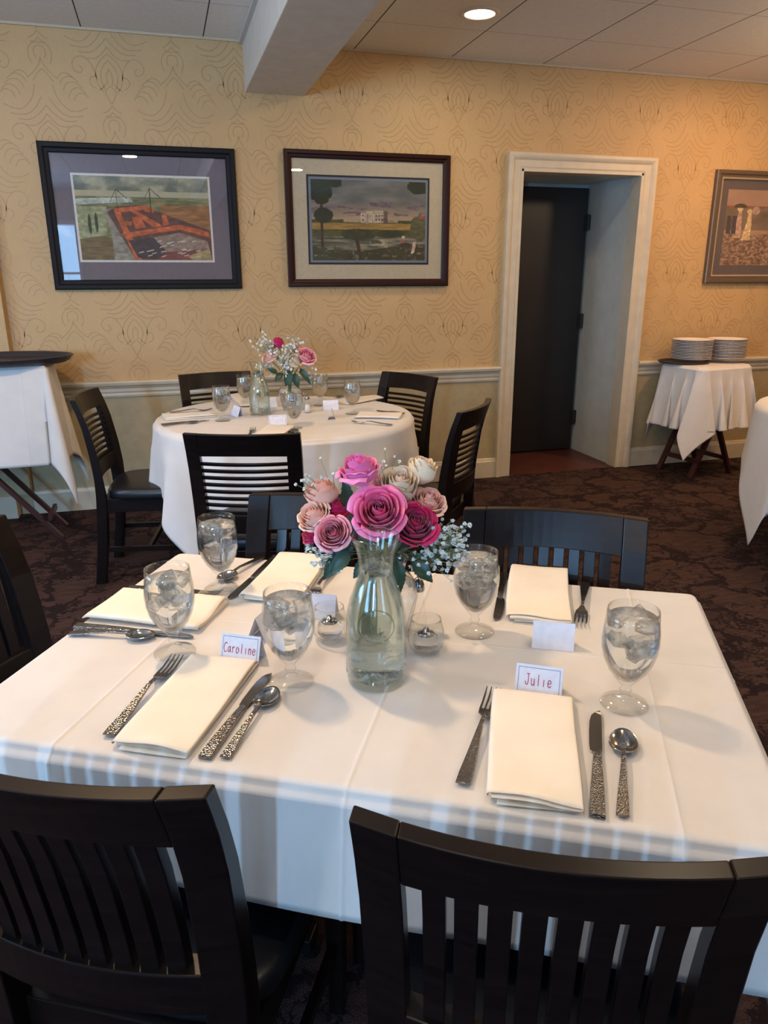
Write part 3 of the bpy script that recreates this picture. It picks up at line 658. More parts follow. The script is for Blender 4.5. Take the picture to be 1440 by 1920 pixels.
for r, z in ((.985, .034), (1.0, .038), (1.012, .036), (1.0, .031)): rings.append([(.365*r*math.cos(2*PI*k/72), .275*r*math.sin(2*PI*k/72), z) for k in range(72)])
rings.append(rings[0]); b.loft(rings, caps=False); b.build('rim', 'tray_plastic', t_, smooth=True)
HP = .80; sc = (3.74, 4.575, 0); sr = math.radians(10)
stand(sc, sr, .24, .18, HP, 'folding wooden stand with crossed legs under the plates, right of the doorway', .19)
drape(.25, .195, .06, .25+.43, .195+.43, HP, 'tablecloth', 'white cloth falling in folds from the plate stand right of the doorway', sc, sr, flare=.04, amp=.20, freq=58, corner=1.6, seed=4, nx=150, ny=140, cflare=.06, wall=4.835)
b = MB(); b.loft([[(.185*r*math.cos(2*PI*k/60), .155*r*math.sin(2*PI*k/60), z) for k in range(60)] for r, z in ((.9, 0), (.97, .004), (1.04, .016), (1.03, .016), (.96, .006), (.9, .004))])
o = b.build('serving_tray', 'tray_plastic', smooth=True); o.location = (3.605, 4.655, HP+.002); tag(o, 'small dark tray peeking out under the left plate stack', 'tray')
plate = None
for (px_, py_, n, side_) in ((3.637, 4.625, 13, 'left'), (3.925, 4.62, 13, 'right')):
    for k in range(n):
        z = HP+.019+(.002 if side_ == 'left' else .0)+k*.0108
        lab = ('topmost white dinner plate of the %s stack on the draped stand' % side_) if k == n-1 else ('lowest white dinner plate of the %s stack on the draped stand' % side_) if k == 0 else 'white dinner plate inside the %s stack on the draped stand' % side_
        grp = 'plates in the %s stack' % side_
        if plate is None:
            plate = thing('dinner_plate', lab, 'plate', (px_, py_, z), 0, grp)
            b = MB(); b.lathe([(0, 0), (.078, 0), (.082, .003), (.095, .004), (.132, .0155), (.138, .0175), (.1385, .0205), (.136, .0215), (.13, .019), (.094, .008), (.08, .006), (0, .006)], 56); b.build('plate_body', 'china', plate, smooth=True)
            b = MB(); b.lathe([(.1382, .0145), (.1402, .0165), (.1395, .0190), (.138, .0185), (.138, .015), (.1382, .0145)], 56); b.build('rim_band', 'plate_rim', plate, smooth=True)
        else: dup(plate, (px_+random.uniform(-.001, .001), py_+random.uniform(-.001, .001), z), 0, lab, grp)
# ---------------------------------------------------------------- tableware prototypes
def goblet(label, loc, rz=0, seed=0, level=.150, group=None):
    t_ = thing('water_goblet', label, 'glass', loc, rz, group)
    out = [(0, 0), (.036, 0), (.0375, .0012), (.0365, .003), (.022, .006), (.010, .0105), (.0065, .017), (.0072, .022), (.0098, .026), (.0072, .030), (.0075, .034), (.012, .040), (.020, .049), (.030, .063), (.038, .080), (.0425, .098), (.0435, .112), (.0425, .130), (.0400, .150), (.0388, .165)]
    inn = [(.0374, .1652), (.0386, .150), (.0411, .130), (.0421, .112), (.0411, .098), (.0366, .080), (.0286, .063), (.0186, .050), (.010, .044), (0, .042)]
    b = MB(); b.lathe(out+inn, 48); b.build('goblet_glass', 'glass', t_, smooth=True)
    w = [(0, .0435), (.0095, .0455), (.018, .0512), (.028, .064), (.036, .081), (.0405, .099), (.0415, .112), (.0405, .130)]
    w = [p for p in w if p[1] < level]+[(.0385+(.150-level)*.1, level-.002), (.037, level), (0, level)]
    b = MB(); b.lathe(w, 40); b.build('water', 'water', t_, smooth=True)
    rn = random.Random(seed); b = MB()
    for i in range(11):
        z = .098+.052*rn.random(); r = .024*math.sqrt(rn.random()); a = rn.uniform(0, 6.28); s = .0095+.003*rn.random()
        q = Quaternion((rn.random()-.5, rn.random()-.5, rn.random()-.5, rn.random()-.5)).normalized(); c = Vector((r*math.cos(a), r*math.sin(a), z))
        m2 = MB(); m2.box(-s, s, -s, s, -s*.7, s*.7); b.add([c+q @ Vector(p) for p in m2.v], m2.f)
    b.build('ice', 'ice', t_, bevel=.002)['kind'] = 'stuff'
    return t_
gob = goblet('full water goblet beside the spoon at the front right place, right of the red-lettered card', TL(.418, -.095, TH+.001), 0, 1, .152)
G = 'iced water goblets on the rectangular table'; gob['group'] = G
for k, (a, c, lab) in enumerate([(-.123, -.143, 'iced water goblet just left of the carafe, behind the front left knife'), (-.364, -.09, 'iced water goblet before the sideways napkin at the left end of the front table'),
        (-.403, .197, 'iced water goblet at the far left corner of the front table'), (.159, .108, 'iced water goblet right of the bouquet, at the far right place')]):
    g = goblet(lab, TL(a, c, TH+.001), k, k+3, (.152, .146, .150, .152)[k], G)
def fork(label, loc, rz, L=.235, group='forks on the rectangular table'):
    t_ = thing('fork', label, 'fork', loc, rz, group); s = L/.235
    hd = [(0, .0105, .0035), (.02, .0105, .004), (.06, .008, .006), (.10, .0055, .010), (.130, .0036, .0125), (.150, .0034, .0108)]
    b = MB(); b.loft([[(-w, y*s, z), (w, y*s, z), (w*.92, y*s, z+.0032), (-w*.92, y*s, z+.0032)] for y, w, z in hd]); b.build('handle', 'hammered_steel', t_, bevel=.0008)
    b = MB(); b.loft([[(-w, y*s, z), (w, y*s, z), (w, y*s, z+.0018), (-w, y*s, z+.0018)] for y, w, z in [(.148, .0034, .0108), (.157, .007, .0075), (.165, .0118, .005), (.180, .0130, .0035)]])
    for k in range(4):
        x = (-.0111+.0074*k); b.loft([[(x-w, y*s, z), (x+w, y*s, z), (x+w, y*s, z+.0018), (x-w, y*s, z+.0018)] for y, w, z in [(.178, .0021, .0035), (.200, .0017, .003), (.222, .0013, .006), (.235, .0007, .010)]])
    b.build('tines', 'steel', t_, bevel=.0004); return t_
def knife(label, loc, rz, L=.245, group='knives on the rectangular table'):
    t_ = thing('table_knife', label, 'knife', loc, rz, group); s = L/.245
    b = MB(); b.loft([[(-w, y*s, z), (w, y*s, z), (w*.9, y*s, z+h), (-w*.9, y*s, z+h)] for y, w, z, h in [(0, .0105, .0005, .007), (.05, .0095, .001, .007), (.10, .0072, .0018, .0065), (.138, .0055, .003, .004)]]); b.build('handle', 'hammered_steel', t_, bevel=.001)
    b = MB(); ol = [(.134, -.0045, .0055), (.140, -.010, .0065), (.155, -.0115, .0065), (.19, -.012, .0065), (.215, -.0115, .0065), (.232, -.009, .0062), (.241, -.004, .005), (.245, .001, .0035)]
    b.loft([[(x0, y*s, .002), (x1, y*s, .003), (x1, y*s, .0048), (x0, y*s, .0030)] for y, x0, x1 in ol]); b.build('blade', 'steel', t_, bevel=.0003); return t_
def spoon(label, loc, rz, L=.188, group='spoons on the rectangular table'):
    t_ = thing('teaspoon', label, 'spoon', loc, rz, group); s = L/.188
    hd = [(0, .0085, .0030), (.03, .0075, .0045), (.07, .0052, .008), (.10, .0038, .010), (.128, .0032, .0085), (.136, .004, .0065)]
    b = MB(); b.loft([[(-w, y*s, z), (w, y*s, z), (w*.92, y*s, z+.003), (-w*.92, y*s, z+.003)] for y, w, z in hd]); b.build('handle', 'hammered_steel', t_, bevel=.0008)
    vs = []; n, m = 24, 8
    cyc = .157
    for j in range(m+1):
        rr = j/m
        for k in range(n):
            a = 2*PI*k/n; w = .0205*(1-.14*math.sin(a)); x = rr*w*math.cos(a); y = cyc+rr*.031*math.sin(a); z = .0022+.0068*rr**2.2+.0015*(math.sin(a) < -.8)*rr
            vs.append((x, y*s, z))
    fs = [(j*n+k, j*n+(k+1) % n, (j+1)*n+(k+1) % n, (j+1)*n+k) for j in range(m) for k in range(n)]
    b = MB(); b.add(vs, fs); b.build('bowl', 'chrome', t_, smooth=True, solid=.0014); return t_
def napkin(label, loc, rz, w=.12, L=.275, seed=0, group=None, mat='napkin', name='napkin'):
    rn = random.Random(seed); n = 30
    # folded cloth: a flattened S of layers, extruded along the length
    lay = [.0035, .0075, .0115]; h = w/2; prof = []
    def seg(x0, x1, z, k=8): return [(x0+(x1-x0)*i/k, z) for i in range(k+1)]
    def turn(x, z0, z1, s): return [(x+s*abs(z1-z0)/2*math.sin(PI*i/6)*1.1, (z0+z1)/2-(z1-z0)/2*math.cos(PI*i/6)) for i in range(1, 6)]
    prof += seg(-h+.012, h-.003, .0014, 10)+turn(h-.003, .0014, .0050, 1)+seg(h-.004, -h+.005, .0050, 10)+turn(-h+.005, .0050, .0082, -1)+seg(-h+.006, h-.003, .0082, 10)+turn(h-.003, .0082, .0125, 1)+seg(h-.004, -h+.002, .0125, 12)
    # last layer laps down the open side
    prof += [(-h-.003, .0118), (-h-.0055, .0085), (-h-.0035, .005)]
    vs = []; N = 26; np_ = len(prof)
    for i in range(N+1):
        v_ = i/N; y = -L/2+L*v_
        for k, (x, z) in enumerate(prof):
            q = k/np_; lift = .003*math.exp(-((v_-0)/.10)**2)*math.sin(x*45+seed)*(q > .15); puff = .0012*math.sin(5*v_+x*30+seed*2)*(q > .6)
            yy = y*(1-.012*q)-(.004*math.sin(q*9+seed) if v_ < .02 else 0); end = max(0, (v_-.93)/.07); zz = z*(1-.75*end**3)+.0011*end
            sk = .004*math.sin(seed+3*v_)*q
            vs.append((x+sk, yy, .0006+zz+lift*z/.0125+puff))
    fs = [(i*np_+k, i*np_+k+1, (i+1)*np_+k+1, (i+1)*np_+k) for i in range(N) for k in range(np_-1)]
    b = MB(); b.add(vs, fs); o = b.build(name, mat, smooth=True, solid=.0011); o.location = loc; o.rotation_euler = (0, 0, rz); return tag(o, label, 'napkin', group)
STROKES = {'C': [[(.9, .85), (.6, 1), (.25, .8), (.1, .45), (.3, .08), (.6, 0), (.95, .15)]], 'a': [[(.75, .5), (.45, .6), (.15, .35), (.3, .05), (.6, .1), (.75, .5)], [(.75, .6), (.78, .2), (.95, 0)]],
    'r': [[(.25, .6), (.3, 0)], [(.28, .4), (.5, .6), (.8, .55)]], 'o': [[(.5, .6), (.2, .45), (.2, .1), (.5, 0), (.8, .15), (.8, .45), (.5, .6)]], 'l': [[(.5, 1), (.5, 0)]], 'i': [[(.5, .6), (.5, 0)]],
    'n': [[(.2, .6), (.22, 0)], [(.22, .4), (.5, .62), (.75, .45), (.78, 0)]], 'e': [[(.2, .32), (.8, .36), (.7, .58), (.4, .6), (.18, .35), (.3, .05), (.6, 0), (.85, .12)]],
    'J': [[(.35, 1), (.95, 1)], [(.7, 1), (.68, .3), (.5, .02), (.2, .1), (.1, .3)]], 'u': [[(.2, .6), (.22, .1), (.5, 0), (.75, .15), (.78, .6)], [(.78, .6), (.8, 0)]]}
def write(mb, text, cx, cz, h, adv, to3, w=.0011):
    x = cx-adv*len(text)/2*1.0
    for ch in text:
        sc_ = h; wd = adv*.88
        for st in STROKES[ch]:
            # smooth by subdividing
            P = [Vector((p[0]*wd+x, p[1]*sc_+cz)) for p in st]
            Q = []
            for i in range(len(P)-1):
                p0, p1, p2, p3 = P[max(i-1, 0)], P[i], P[i+1], P[min(i+2, len(P)-1)]
                for k in range(5):
                    t_ = k/5; Q.append(.5*((2*p1)+(-p0+p2)*t_+(2*p0-5*p1+4*p2-p3)*t_*t_+(-p0+3*p1-3*p2+p3)*t_**3))
            Q.append(P[-1])
            for a_, b_ in zip(Q, Q[1:]):
                d = b_-a_; L = d.length or 1e-6; n_ = Vector((-d.y, d.x))/L*w/2; e_ = d/L*w*.3
                mb.add([to3(*(a_+n_-e_)), to3(*(b_+n_+e_)), to3(*(b_-n_+e_)), to3(*(a_-n_-e_))], [(0, 1, 2, 3)])
        x += adv
def place_card(label, loc, rz, text=None, w=.075, h=.047, border=True, group='place cards on the rectangular table'):
    t_ = thing('place_card', label, 'place card', loc, rz, group); hy = .019; th = .0003
    b = MB(); sec = [(-hy, 0), (0, h), (hy, 0), (hy-.0008, 0), (0, h-.001), (-hy+.0008, 0)]; b.loft([[(x, y, z) for y, z in sec] for x in (-w/2, w/2)], caps=False)
    b.build('folded_card', 'card', t_)
    def to3(x, z):
        f = z/h; return (x, -hy*(1-f)-.0004, z)
    if border:
        b = MB(); m = .0042; x0, x1, z0, z1 = -w/2+m, w/2-m, m, h-m; lw = .0007
        for a_, c_, d_, e_ in ((x0, x1, z1-lw, z1), (x0, x1, z0, z0+lw), (x0, x0+lw, z0, z1), (x1-lw, x1, z0, z1)): b.add([to3(a_, d_), to3(c_, d_), to3(c_, e_), to3(a_, e_)], [(0, 1, 2, 3)])
        b.build('printed_border', 'card_line', t_)
    if text:
        b = MB(); write(b, text, 0, .0165, .0165 if text == 'Julie' else .0155, .0088 if text == 'Julie' else .0078, to3, .00115); b.build('handwriting', 'ink', t_)
    return t_
z = TH+.0022
NG = 'folded cream napkins on the rectangular table'
napkin('folded cream napkin between fork and knife at the front left place', TL(-.255, -.238, z), TA, .118, .275, 1, NG)
napkin('folded cream napkin between fork and knife at the front right place', TL(.283, -.240, z), TA+.015, .118, .272, 2, NG)
napkin('folded cream napkin at the far right place, behind the blank white card', TL(.279, .310, z), TA+.01, .122, .29, 3, NG)
napkin('folded cream napkin at the far left place, between knife and fork', TL(-.275, .285, z), TA+.06, .125, .27, 5, NG)
napkin('folded cream napkin lying sideways at the left end of the front table', TL(-.483, .062, z), TA-PI/2+PI, .135, .25, 6, NG)
def between(fn, a0, c0, a1, c1, label, **kw):
    p, q = TL(a0, c0, TH+.0015), TL(a1, c1, 0); d = q-Vector((p.x, p.y, 0)); return fn(label, p, math.atan2(d.y, d.x)-PI/2, d.length, **kw)
between(fork, -.333, -.353, -.345, -.115, 'steel fork left of the napkin at the front left place')
between(knife, -.171, -.372, -.166, -.130, 'steel knife right of the napkin at the front left place')
between(spoon, -.143, -.366, -.140, -.178, 'steel spoon at the front left place, beside the knife')
between(fork, .191, -.352, .213, -.108, 'steel fork left of the napkin at the front right place')
between(knife, .363, -.378, .375, -.131, 'steel knife right of the napkin at the front right place')
between(spoon, .394, -.371, .410, -.180, 'steel spoon at the front right place, below the full goblet')
between(knife, .196, .405, .196, .160, 'steel knife left of the napkin at the far right place')
between(fork, .374, .385, .357, .165, 'steel fork at the far right place, under the near edge of the dark chair')
between(fork, -.190, .370, -.195, .160, 'steel fork half hidden under the bouquet leaves at the far left place')
between(knife, -.349, .400, -.362, .145, 'steel knife left of the napkin at the far left place')
between(spoon, -.383, .385, -.420, .225, 'steel spoon beside the far left goblet')
between(knife, -.600, -.040, -.355, -.032, 'steel knife along the near side of the sideways napkin at the left end')
between(spoon, -.592, -.070, -.425, -.050, 'steel spoon at the left end of the front table, nearest the table edge')
between(fork, -.60, .150, -.385, .158, 'steel fork behind the sideways napkin at the left end')
place_card('white place card with a long name in red handwriting, behind the front left napkin', TL(-.234, -.085, TH+.001), TA-.04, 'Caroline')
place_card('white place card with a short name in red handwriting, behind the front right napkin', TL(.284, -.085, TH+.001), TA-.06, 'Julie')
place_card('blank-backed white place card before the far right napkin', TL(.306, .083, TH+.001), TA, None, border=False)
place_card('white place card turned edge-on, left of the carafe behind the front left card', TL(-.232, .02, TH+.001), TA-PI/2-.1, None, border=False)
place_card('white place card seen behind the left candle glass', TL(-.155, .115, TH+.001), TA+.05, None, border=False)
# carafes
def carafe(label, loc, rz=0, ribbed=False):
    t_ = thing('water_carafe', label, 'carafe', loc, rz)
    out = [(0, 0), (.042, 0), (.048, .003), (.0495, .010), (.0500, .05), (.0500, .105), (.0485, .125), (.043, .150), (.034, .175), (.0285, .192), (.0272, .205), (.029, .222), (.0335, .240), (.0375, .252), (.0385, .256), (.0378, .259)]
    inn = [(.0355, .256), (.0315, .240), (.027, .222), (.0252, .205), (.0265, .192), (.032, .175), (.041, .150), (.0463, .125), (.0478, .105), (.0478, .05), (.0470, .014), (.040, .008), (0, .010)]
    b = MB(); b.lathe(out+inn, 56); b.build('carafe_glass', 'glass_green', t_, smooth=True)
    w = [(0, .0112), (.039, .0095), (.0460, .016), (.0468, .05), (.0468, .105), (.0453, .125), (.040, .150), (.031, .175), (.0256, .192), (.0244, .205), (.0244, .2055), (0, .2055)]
    b = MB(); b.lathe(w, 48); b.build('water', 'water_green', t_, smooth=True)
    # embossed round seal facing the camera side
    b = MB()
    def on(a, z_): return (.0508*math.sin(a), -.0508*math.cos(a), z_)
    pts = [on(.62*math.cos(2*PI*k/40), .121+.0265*math.sin(2*PI*k/40)) for k in range(41)]
    pts = [Vector((p[0]*(1 if p[2] < .112 else 1-.10*(p[2]-.112)/.0265), p[1]*(1 if p[2] < .112 else 1-.10*(p[2]-.112)/.0265), p[2])) for p in pts]
    b.tube(pts, .0013, 6)
    b.tube([on(-.12, .100), on(-.16, .118), on(-.02, .122)], .0008, 6); b.tube([on(.10, .122), on(.16, .104), on(.02, .100)], .0008, 6); b.build('embossed_seal', 'glass_relief', t_, smooth=True)
    rn = random.Random(3); b = MB()
    for i in range(5):
        z_ = .196+.018*rn.random(); c = Vector((rn.uniform(-.010, .010), rn.uniform(-.010, .010), z_)); s = .009; q = Quaternion((rn.random()-.5, rn.random()-.5, rn.random()-.5, rn.random()-.5)).normalized()
        m2 = MB(); m2.box(-s, s, -s, s, -s*.7, s*.7); b.add([c+q @ Vector(p) for p in m2.v], m2.f)
    b.build('ice', 'ice', t_, bevel=.002)['kind'] = 'stuff'
    rn = random.Random(8); b = MB()
    for i in range(900):
        a = rn.uniform(0, 2*PI); z_ = .018+.022*rn.random()**1.2 if rn.random() < .8 else .04+.05*rn.random(); r = .0503; s = rn.uniform(.0005, .0013)
        c = Vector((r*math.cos(a), r*math.sin(a), z_)); b.add([c+Vector(d)*s for d in ((1, 0, 0), (-1, 0, 0), (0, 1, 0), (0, -1, 0), (0, 0, 1), (0, 0, -1))], [(0, 2, 4), (2, 1, 4), (1, 3, 4), (3, 0, 4), (2, 0, 5), (1, 2, 5), (3, 1, 5), (0, 3, 5)])
    b.build('condensation', 'droplet', t_, smooth=True)['kind'] = 'stuff'
    return t_
car = carafe('pale green glass water carafe with an embossed seal, on the front table', TL(.016, -.105, TH+.001), TA+.22)
# candle glasses
def votive(label, loc, rz=0):
    t_ = thing('candle_glass', label, 'candle holder', loc, rz, 'small glass oil candles on the rectangular table')
    out = [(0, 0), (.018, 0), (.024, .003), (.031, .014), (.0335, .028), (.0325, .044), (.0285, .060), (.0270, .067)]; inn = [(.0258, .0672), (.0273, .060), (.0313, .044), (.0322, .028), (.0297, .015), (.022, .006), (0, .005)]
    b = MB(); b.lathe(out+inn, 40); b.build('cup', 'glass', t_, smooth=True)
    b = MB(); b.lathe([(0, .008), (.018, .008), (.0225, .014), (.0235, .026), (.021, .034), (.012, .037), (0, .037)], 32); b.build('oil_insert', 'water', t_, smooth=True)
    b = MB(); b.lathe([(0, .036), (.0155, .036), (.0155, .039), (.010, .041), (.006, .043), (.0045, .048), (.002, .0485), (0, .0485)], 28); b.build('wick_holder', 'chrome', t_, smooth=True)
    return t_
votive('small glass candle cup left of the carafe', TL(-.103, .020, TH+.001)); votive('small glass candle cup right of the carafe', TL(.081, .008, TH+.001))
def shaker(label, loc, group, H=.085, fill=True):
    t_ = thing('salt_shaker', label, 'shaker', loc, 0, group)
    s = H/.09; b = MB(); b.lathe([(0, 0), (.017, 0), (.0185, .003), (.017, .02*s), (.0135, .045*s), (.0105, .062*s), (.0115, .068*s), (.0115, .070*s), (0, .070*s)], 12); b.build('glass_body', 'glass', t_, smooth=False)
    b = MB(); b.lathe([(.012, .068*s), (.0128, .071*s), (.012, .078*s), (.0085, .086*s), (.004, .090*s), (0, .0905*s)], 20); b.build('cap', 'chrome', t_, smooth=True)
    if fill:
        b = MB(); b.lathe([(0, .003), (.0155, .003), (.0145, .02*s), (.0115, .042*s), (0, .043*s)], 16); b.build('salt', 'salt', t_, smooth=True)
    return t_
pv = onz(783, 1178, TH); shaker('tall clear glass shaker with chrome cap, behind the right candle glass', Vector((pv.x, pv.y, TH+.001)), None, .105, False)
# ---------------------------------------------------------------- flowers
def glass_vase(label, loc):
    t_ = thing('flower_vase', label, 'vase', loc)
    out = [(0, 0), (.034, 0), (.038, .003), (.043, .02), (.053, .055), (.0585, .085), (.056, .108), (.046, .124), (.036, .132), (.034, .140), (.037, .152), (.042, .158)]
    inn = [(.0403, .158), (.0355, .152), (.0325, .140), (.0345, .132), (.0445, .124), (.0545, .108), (.057, .085), (.0515, .055), (.0415, .021), (.035, .007), (0, .008)]
    b = MB(); b.lathe(out+inn, 48); b.build('vase_glass', 'glass', t_, smooth=True)
    b = MB(); b.lathe([(0, .009), (.034, .009), (.0405, .022), (.0505, .055), (.056, .085), (.0535, .108), (.050, .112), (0, .112)], 40); b.build('water', 'water', t_, smooth=True)
    return t_
def bloom(mb, c, axis, D_, col_in, col_out, open_=1.0, seed=0, side_bias=0):
    """rose head: layered cupped petals; c = base centre, axis = up direction, D_ = overall diameter"""
    rn = random.Random(seed); q = Vector((0, 0, 1)).rotation_difference(Vector(axis).normalized()); R = D_/2
    layers = [(2, .09, .92, .0, 2.6), (3, .18, .95, .0, 2.3), (3, .29, .97, .04, 2.1), (3, .41, .97, .10, 1.75), (4, .54, .95, .18, 1.75), (4, .70, .90, .36, 1.6), (5, .86, .82, .62, 1.6), (4, .97, .70, .9, 1.45)]
    if open_ < .6: layers = layers[:7]; layers = [(n, r*1.15, h, cu*.5, w) for n, r, h, cu, w in layers]
    Hh = D_*(.80 if open_ > .6 else 1.0); a0 = rn.uniform(0, 6)
    for li, (n, r_, h_, cu, wd) in enumerate(layers):
        a0 += 1.1
        for k in range(n):
            th0 = a0+2*PI*k/n+rn.uniform(-.12, .12); hh = Hh*h_*(1+rn.uniform(-.04, .04)); rr = R*r_*(1+rn.uniform(-.05, .05)); cu_ = cu*(1+rn.uniform(-.3, .3))*open_
            na, nb = 12, 9; vs = []; cs = []
            tip = rn.uniform(-.2, .2)
            for j in range(nb+1):
                v_ = j/nb
                rad = rr*(min(1, .18+1.15*math.sin(min(1, v_*1.05)*PI/2)**.75))
                for i in range(na+1):
                    a = -1+2*i/na; wid = wd*PI/n*.62*(.55+.6*math.sin(PI*min(1, .12+v_*.78))**.6)
                    th = th0+a*wid; edge = abs(a)**3
                    # petal top edge rounds down toward the sides, with a pointed tip curling back
                    zz = hh*(v_ - .13*v_*v_*abs(a)**2.2); c2 = max(0, v_-.62)/.38
                    r2 = rad*(1+.07*a*(1 if li < 5 else .4))+R*.30*cu_*c2**1.6*(1-.25*edge)+R*.05*cu_*edge*v_
                    zz -= Hh*.20*cu_*c2**2.2*(1+.5*math.exp(-((a-tip)/.3)**2))
                    zz += R*.022*math.sin(5*a+th0*3)*c2
                    if li < 3: r2 *= 1-.45*c2*(.5)
                    p = Vector((r2*math.cos(th), r2*math.sin(th), zz)); vs.append(Vector(c)+q @ p)
                    f = v_**1.3*(.35+.65*li/7) if li > 2 else v_*.3
                    f = min(1, max(0, f+rn.uniform(-.03, .03))); base_f = max(0, .35-v_)/.35*.5*(li > 3)
                    cc = [col_in[x]*(1-f)+col_out[x]*f for x in range(3)]; cc = [cc[x]*(1-base_f)+(.80, .80, .56)[x]*base_f for x in range(3)]; cs.append(cc)
            fs = [(j*(na+1)+i, j*(na+1)+i+1, (j+1)*(na+1)+i+1, (j+1)*(na+1)+i) for j in range(nb) for i in range(na)]
            mb.add(vs, fs, cs)
def leaf_mesh(mb, base, tip, normal, w, curl=.15):
    base, tip = Vector(base), Vector(tip); d = tip-base; L = d.length; d.normalize(); nrm = Vector(normal); nrm = (nrm-d*nrm.dot(d)).normalized(); s = d.cross(nrm)
    n = 16; vs = []
    for i in range(n+1):
        t_ = i/n; hw = w/2*math.sin(PI*min(1, t_**.8))**.8*(1-.35*t_) if 0 < t_ < 1 else 0; hw *= 1+.08*((i % 2)*2-1); c = base+d*(L*t_)+nrm*(L*curl*math.sin(PI*t_)*.6-L*curl*t_*t_*.5)
        for k, x in enumerate((-1, -.5, 0, .5, 1)): vs.append(c+s*(hw*x)+nrm*(abs(x)*hw*.35))
    fs = [(i*5+k, i*5+k+1, (i+1)*5+k+1, (i+1)*5+k) for i in range(n) for k in range(4)]; mb.add(vs, fs)
PALE = ((.93, .52, .42), (.95, .68, .54)); PINK = ((.84, .20, .30), (.92, .48, .52)); HOT = ((.85, .04, .22), (.90, .24, .46)); MAG = ((.52, .002, .07), (.64, .008, .13)); CREAM = ((.90, .62, .45), (.88, .82, .60)); TOP = ((.80, .12, .38), (.86, .26, .50)); PEACH = ((.88, .42, .30), (.90, .60, .46))
def rose(label, px, py, depth, dpx, cols, vase, face, open_, seed, group, leaves=(), neckz=.15, towards=.5, dist_plane=None):
    """bloom centred on the ray through (px,py) where it meets the plane that stands 'depth' metres behind the vase axis"""
    n = Vector((FW.x, FW.y, 0)).normalized(); cpos = onplane(px, py, vase+n*depth, n); dist = (cpos-Vector((0, 0, CH))).dot(FW); Dm = dpx*dist/FPX
    out = (cpos-(vase+Vector((0, 0, neckz-.04)))).normalized(); tocam = (Vector((0, 0, CH))-cpos).normalized(); ax = (out*(1-face)+tocam*face+Vector((0, 0, .25))*(1-face)).normalized()
    base = cpos-ax*Dm*.42
    root = Vector((vase.x+random.uniform(-.012, .012), vase.y+random.uniform(-.012, .012), vase.z+.022)); neck = vase+Vector((out.x*.02, out.y*.02, neckz))
    t_ = thing('rose', label, 'flower', root, 0, group)
    b = MB(); bloom(b, base, ax, Dm, cols[0], cols[1], open_, seed); b.build('bloom', 'petal', t_, smooth=True, shift=root)
    b = MB(); pts = []
    for i in range(13):
        s = i/12; mid = neck*(1)+(base-neck)*.0
        if s < .45: p = root.lerp(neck, s/.45)
        else:
            k = (s-.45)/.55; p = neck.lerp(base, k)+Vector((0, 0, .012*math.sin(PI*k)))
        pts.append(p)
    b.tube(pts, .0022, 8); b.build('stem', 'stem', t_, smooth=True, shift=root)
    b = MB()
    for k in range(5):
        a = 2*PI*k/5; q = Vector((0, 0, 1)).rotation_difference(ax); dd = q @ Vector((math.cos(a), math.sin(a), .55)); leaf_mesh(b, base-ax*.001, base+dd*Dm*.48, ax, .011, -.1)
    b.build('sepals', 'sepal', t_, smooth=True, shift=root)
    for (lx, ly, tx, ty, dp, w) in leaves:
        p0 = onplane(lx, ly, vase+n*dp, n); p1 = onplane(tx, ty, vase+n*(dp-.012), n)
        b = MB(); leaf_mesh(b, p0, p1, tocam+Vector((0, 0, .4)), w, .12); a = pts[9] if False else neck+Vector((0, 0, .02)); b.tube([a, (a+p0)/2+Vector((0, 0, .006)), p0, p0.lerp(p1, .3)], .0011, 6); b.build('leaf', 'leaf', t_, smooth=True, shift=root)
    return t_
VF = TL(-.002, .055, TH+.001); glass_vase('round-bellied clear glass vase holding the large bouquet, behind the carafe', VF)
GR = 'roses in the front bouquet'
FR = [('bright pink open rose facing forward in the middle of the front bouquet', 711, 958, -.055, 92, HOT, .72, 1, [(690, 1050, 662, 1085, -.02, .028)]),
 ('deep magenta rose below the peach one at the right of the front bouquet', 779, 982, -.035, 78, MAG, .62, .9, [(745, 1050, 750, 1114, -.03, .031), (775, 1055, 812, 1092, -.03, .033)]),
 ('pink rose standing highest in the front bouquet, seen from the side', 673, 880, .0, 74, TOP, .12, 1, [(655, 955, 645, 893, .01, .028)]),
 ('cream and blush rose with greenish outer petals, upper middle of the front bouquet', 748, 913, .01, 66, CREAM, .5, .55, []),
 ('cream rose bud at the top right of the front bouquet', 789, 886, .035, 54, CREAM, .25, .5, []),
 ('peach rose at the right of the front bouquet, above the deep magenta one', 803, 940, .01, 64, PEACH, .45, .8, [(770, 1035, 805, 1085, .0, .031)]),
 ('pale peach rose at the upper left of the front bouquet', 606, 933, .03, 60, PEACH, .25, .55, [(600, 1010, 575, 985, .02, .024)]),
 ('blush pink rose at the far left of the front bouquet', 588, 968, -.01, 62, PALE, .4, .8, [(640, 1040, 606, 1088, -.02, .031)]),
 ('pink rose with a tight spiral, lowest left in the front bouquet', 624, 999, -.045, 62, PINK, .75, .9, [(655, 1035, 618, 1078, -.04, .033)]),
 ('small magenta rose tucked between the blush roses of the front bouquet', 634, 960, .012, 46, MAG, .35, .6, [(655, 1010, 625, 1048, -.01, .031)]),
 ('magenta rose peeking out below the blush one, left of the front bouquet', 585, 1000, .018, 42, MAG, .3, .7, []),
 ('small dusky pink bud behind the tallest roses of the front bouquet', 709, 906, .05, 28, PINK, .2, .4, [(715, 985, 700, 925, .03, .026)])]
for i, (lab, px_, py_, dp, d_, c_, fc, op, lv) in enumerate(FR): rose(lab, px_, py_, dp, d_, c_, VF, fc, op, i+11, GR, lv)
VB = Vector((.587, 3.768, TH+.001)); glass_vase('small round-bellied glass vase on the round table', VB)
GB = 'roses in the back bouquet'
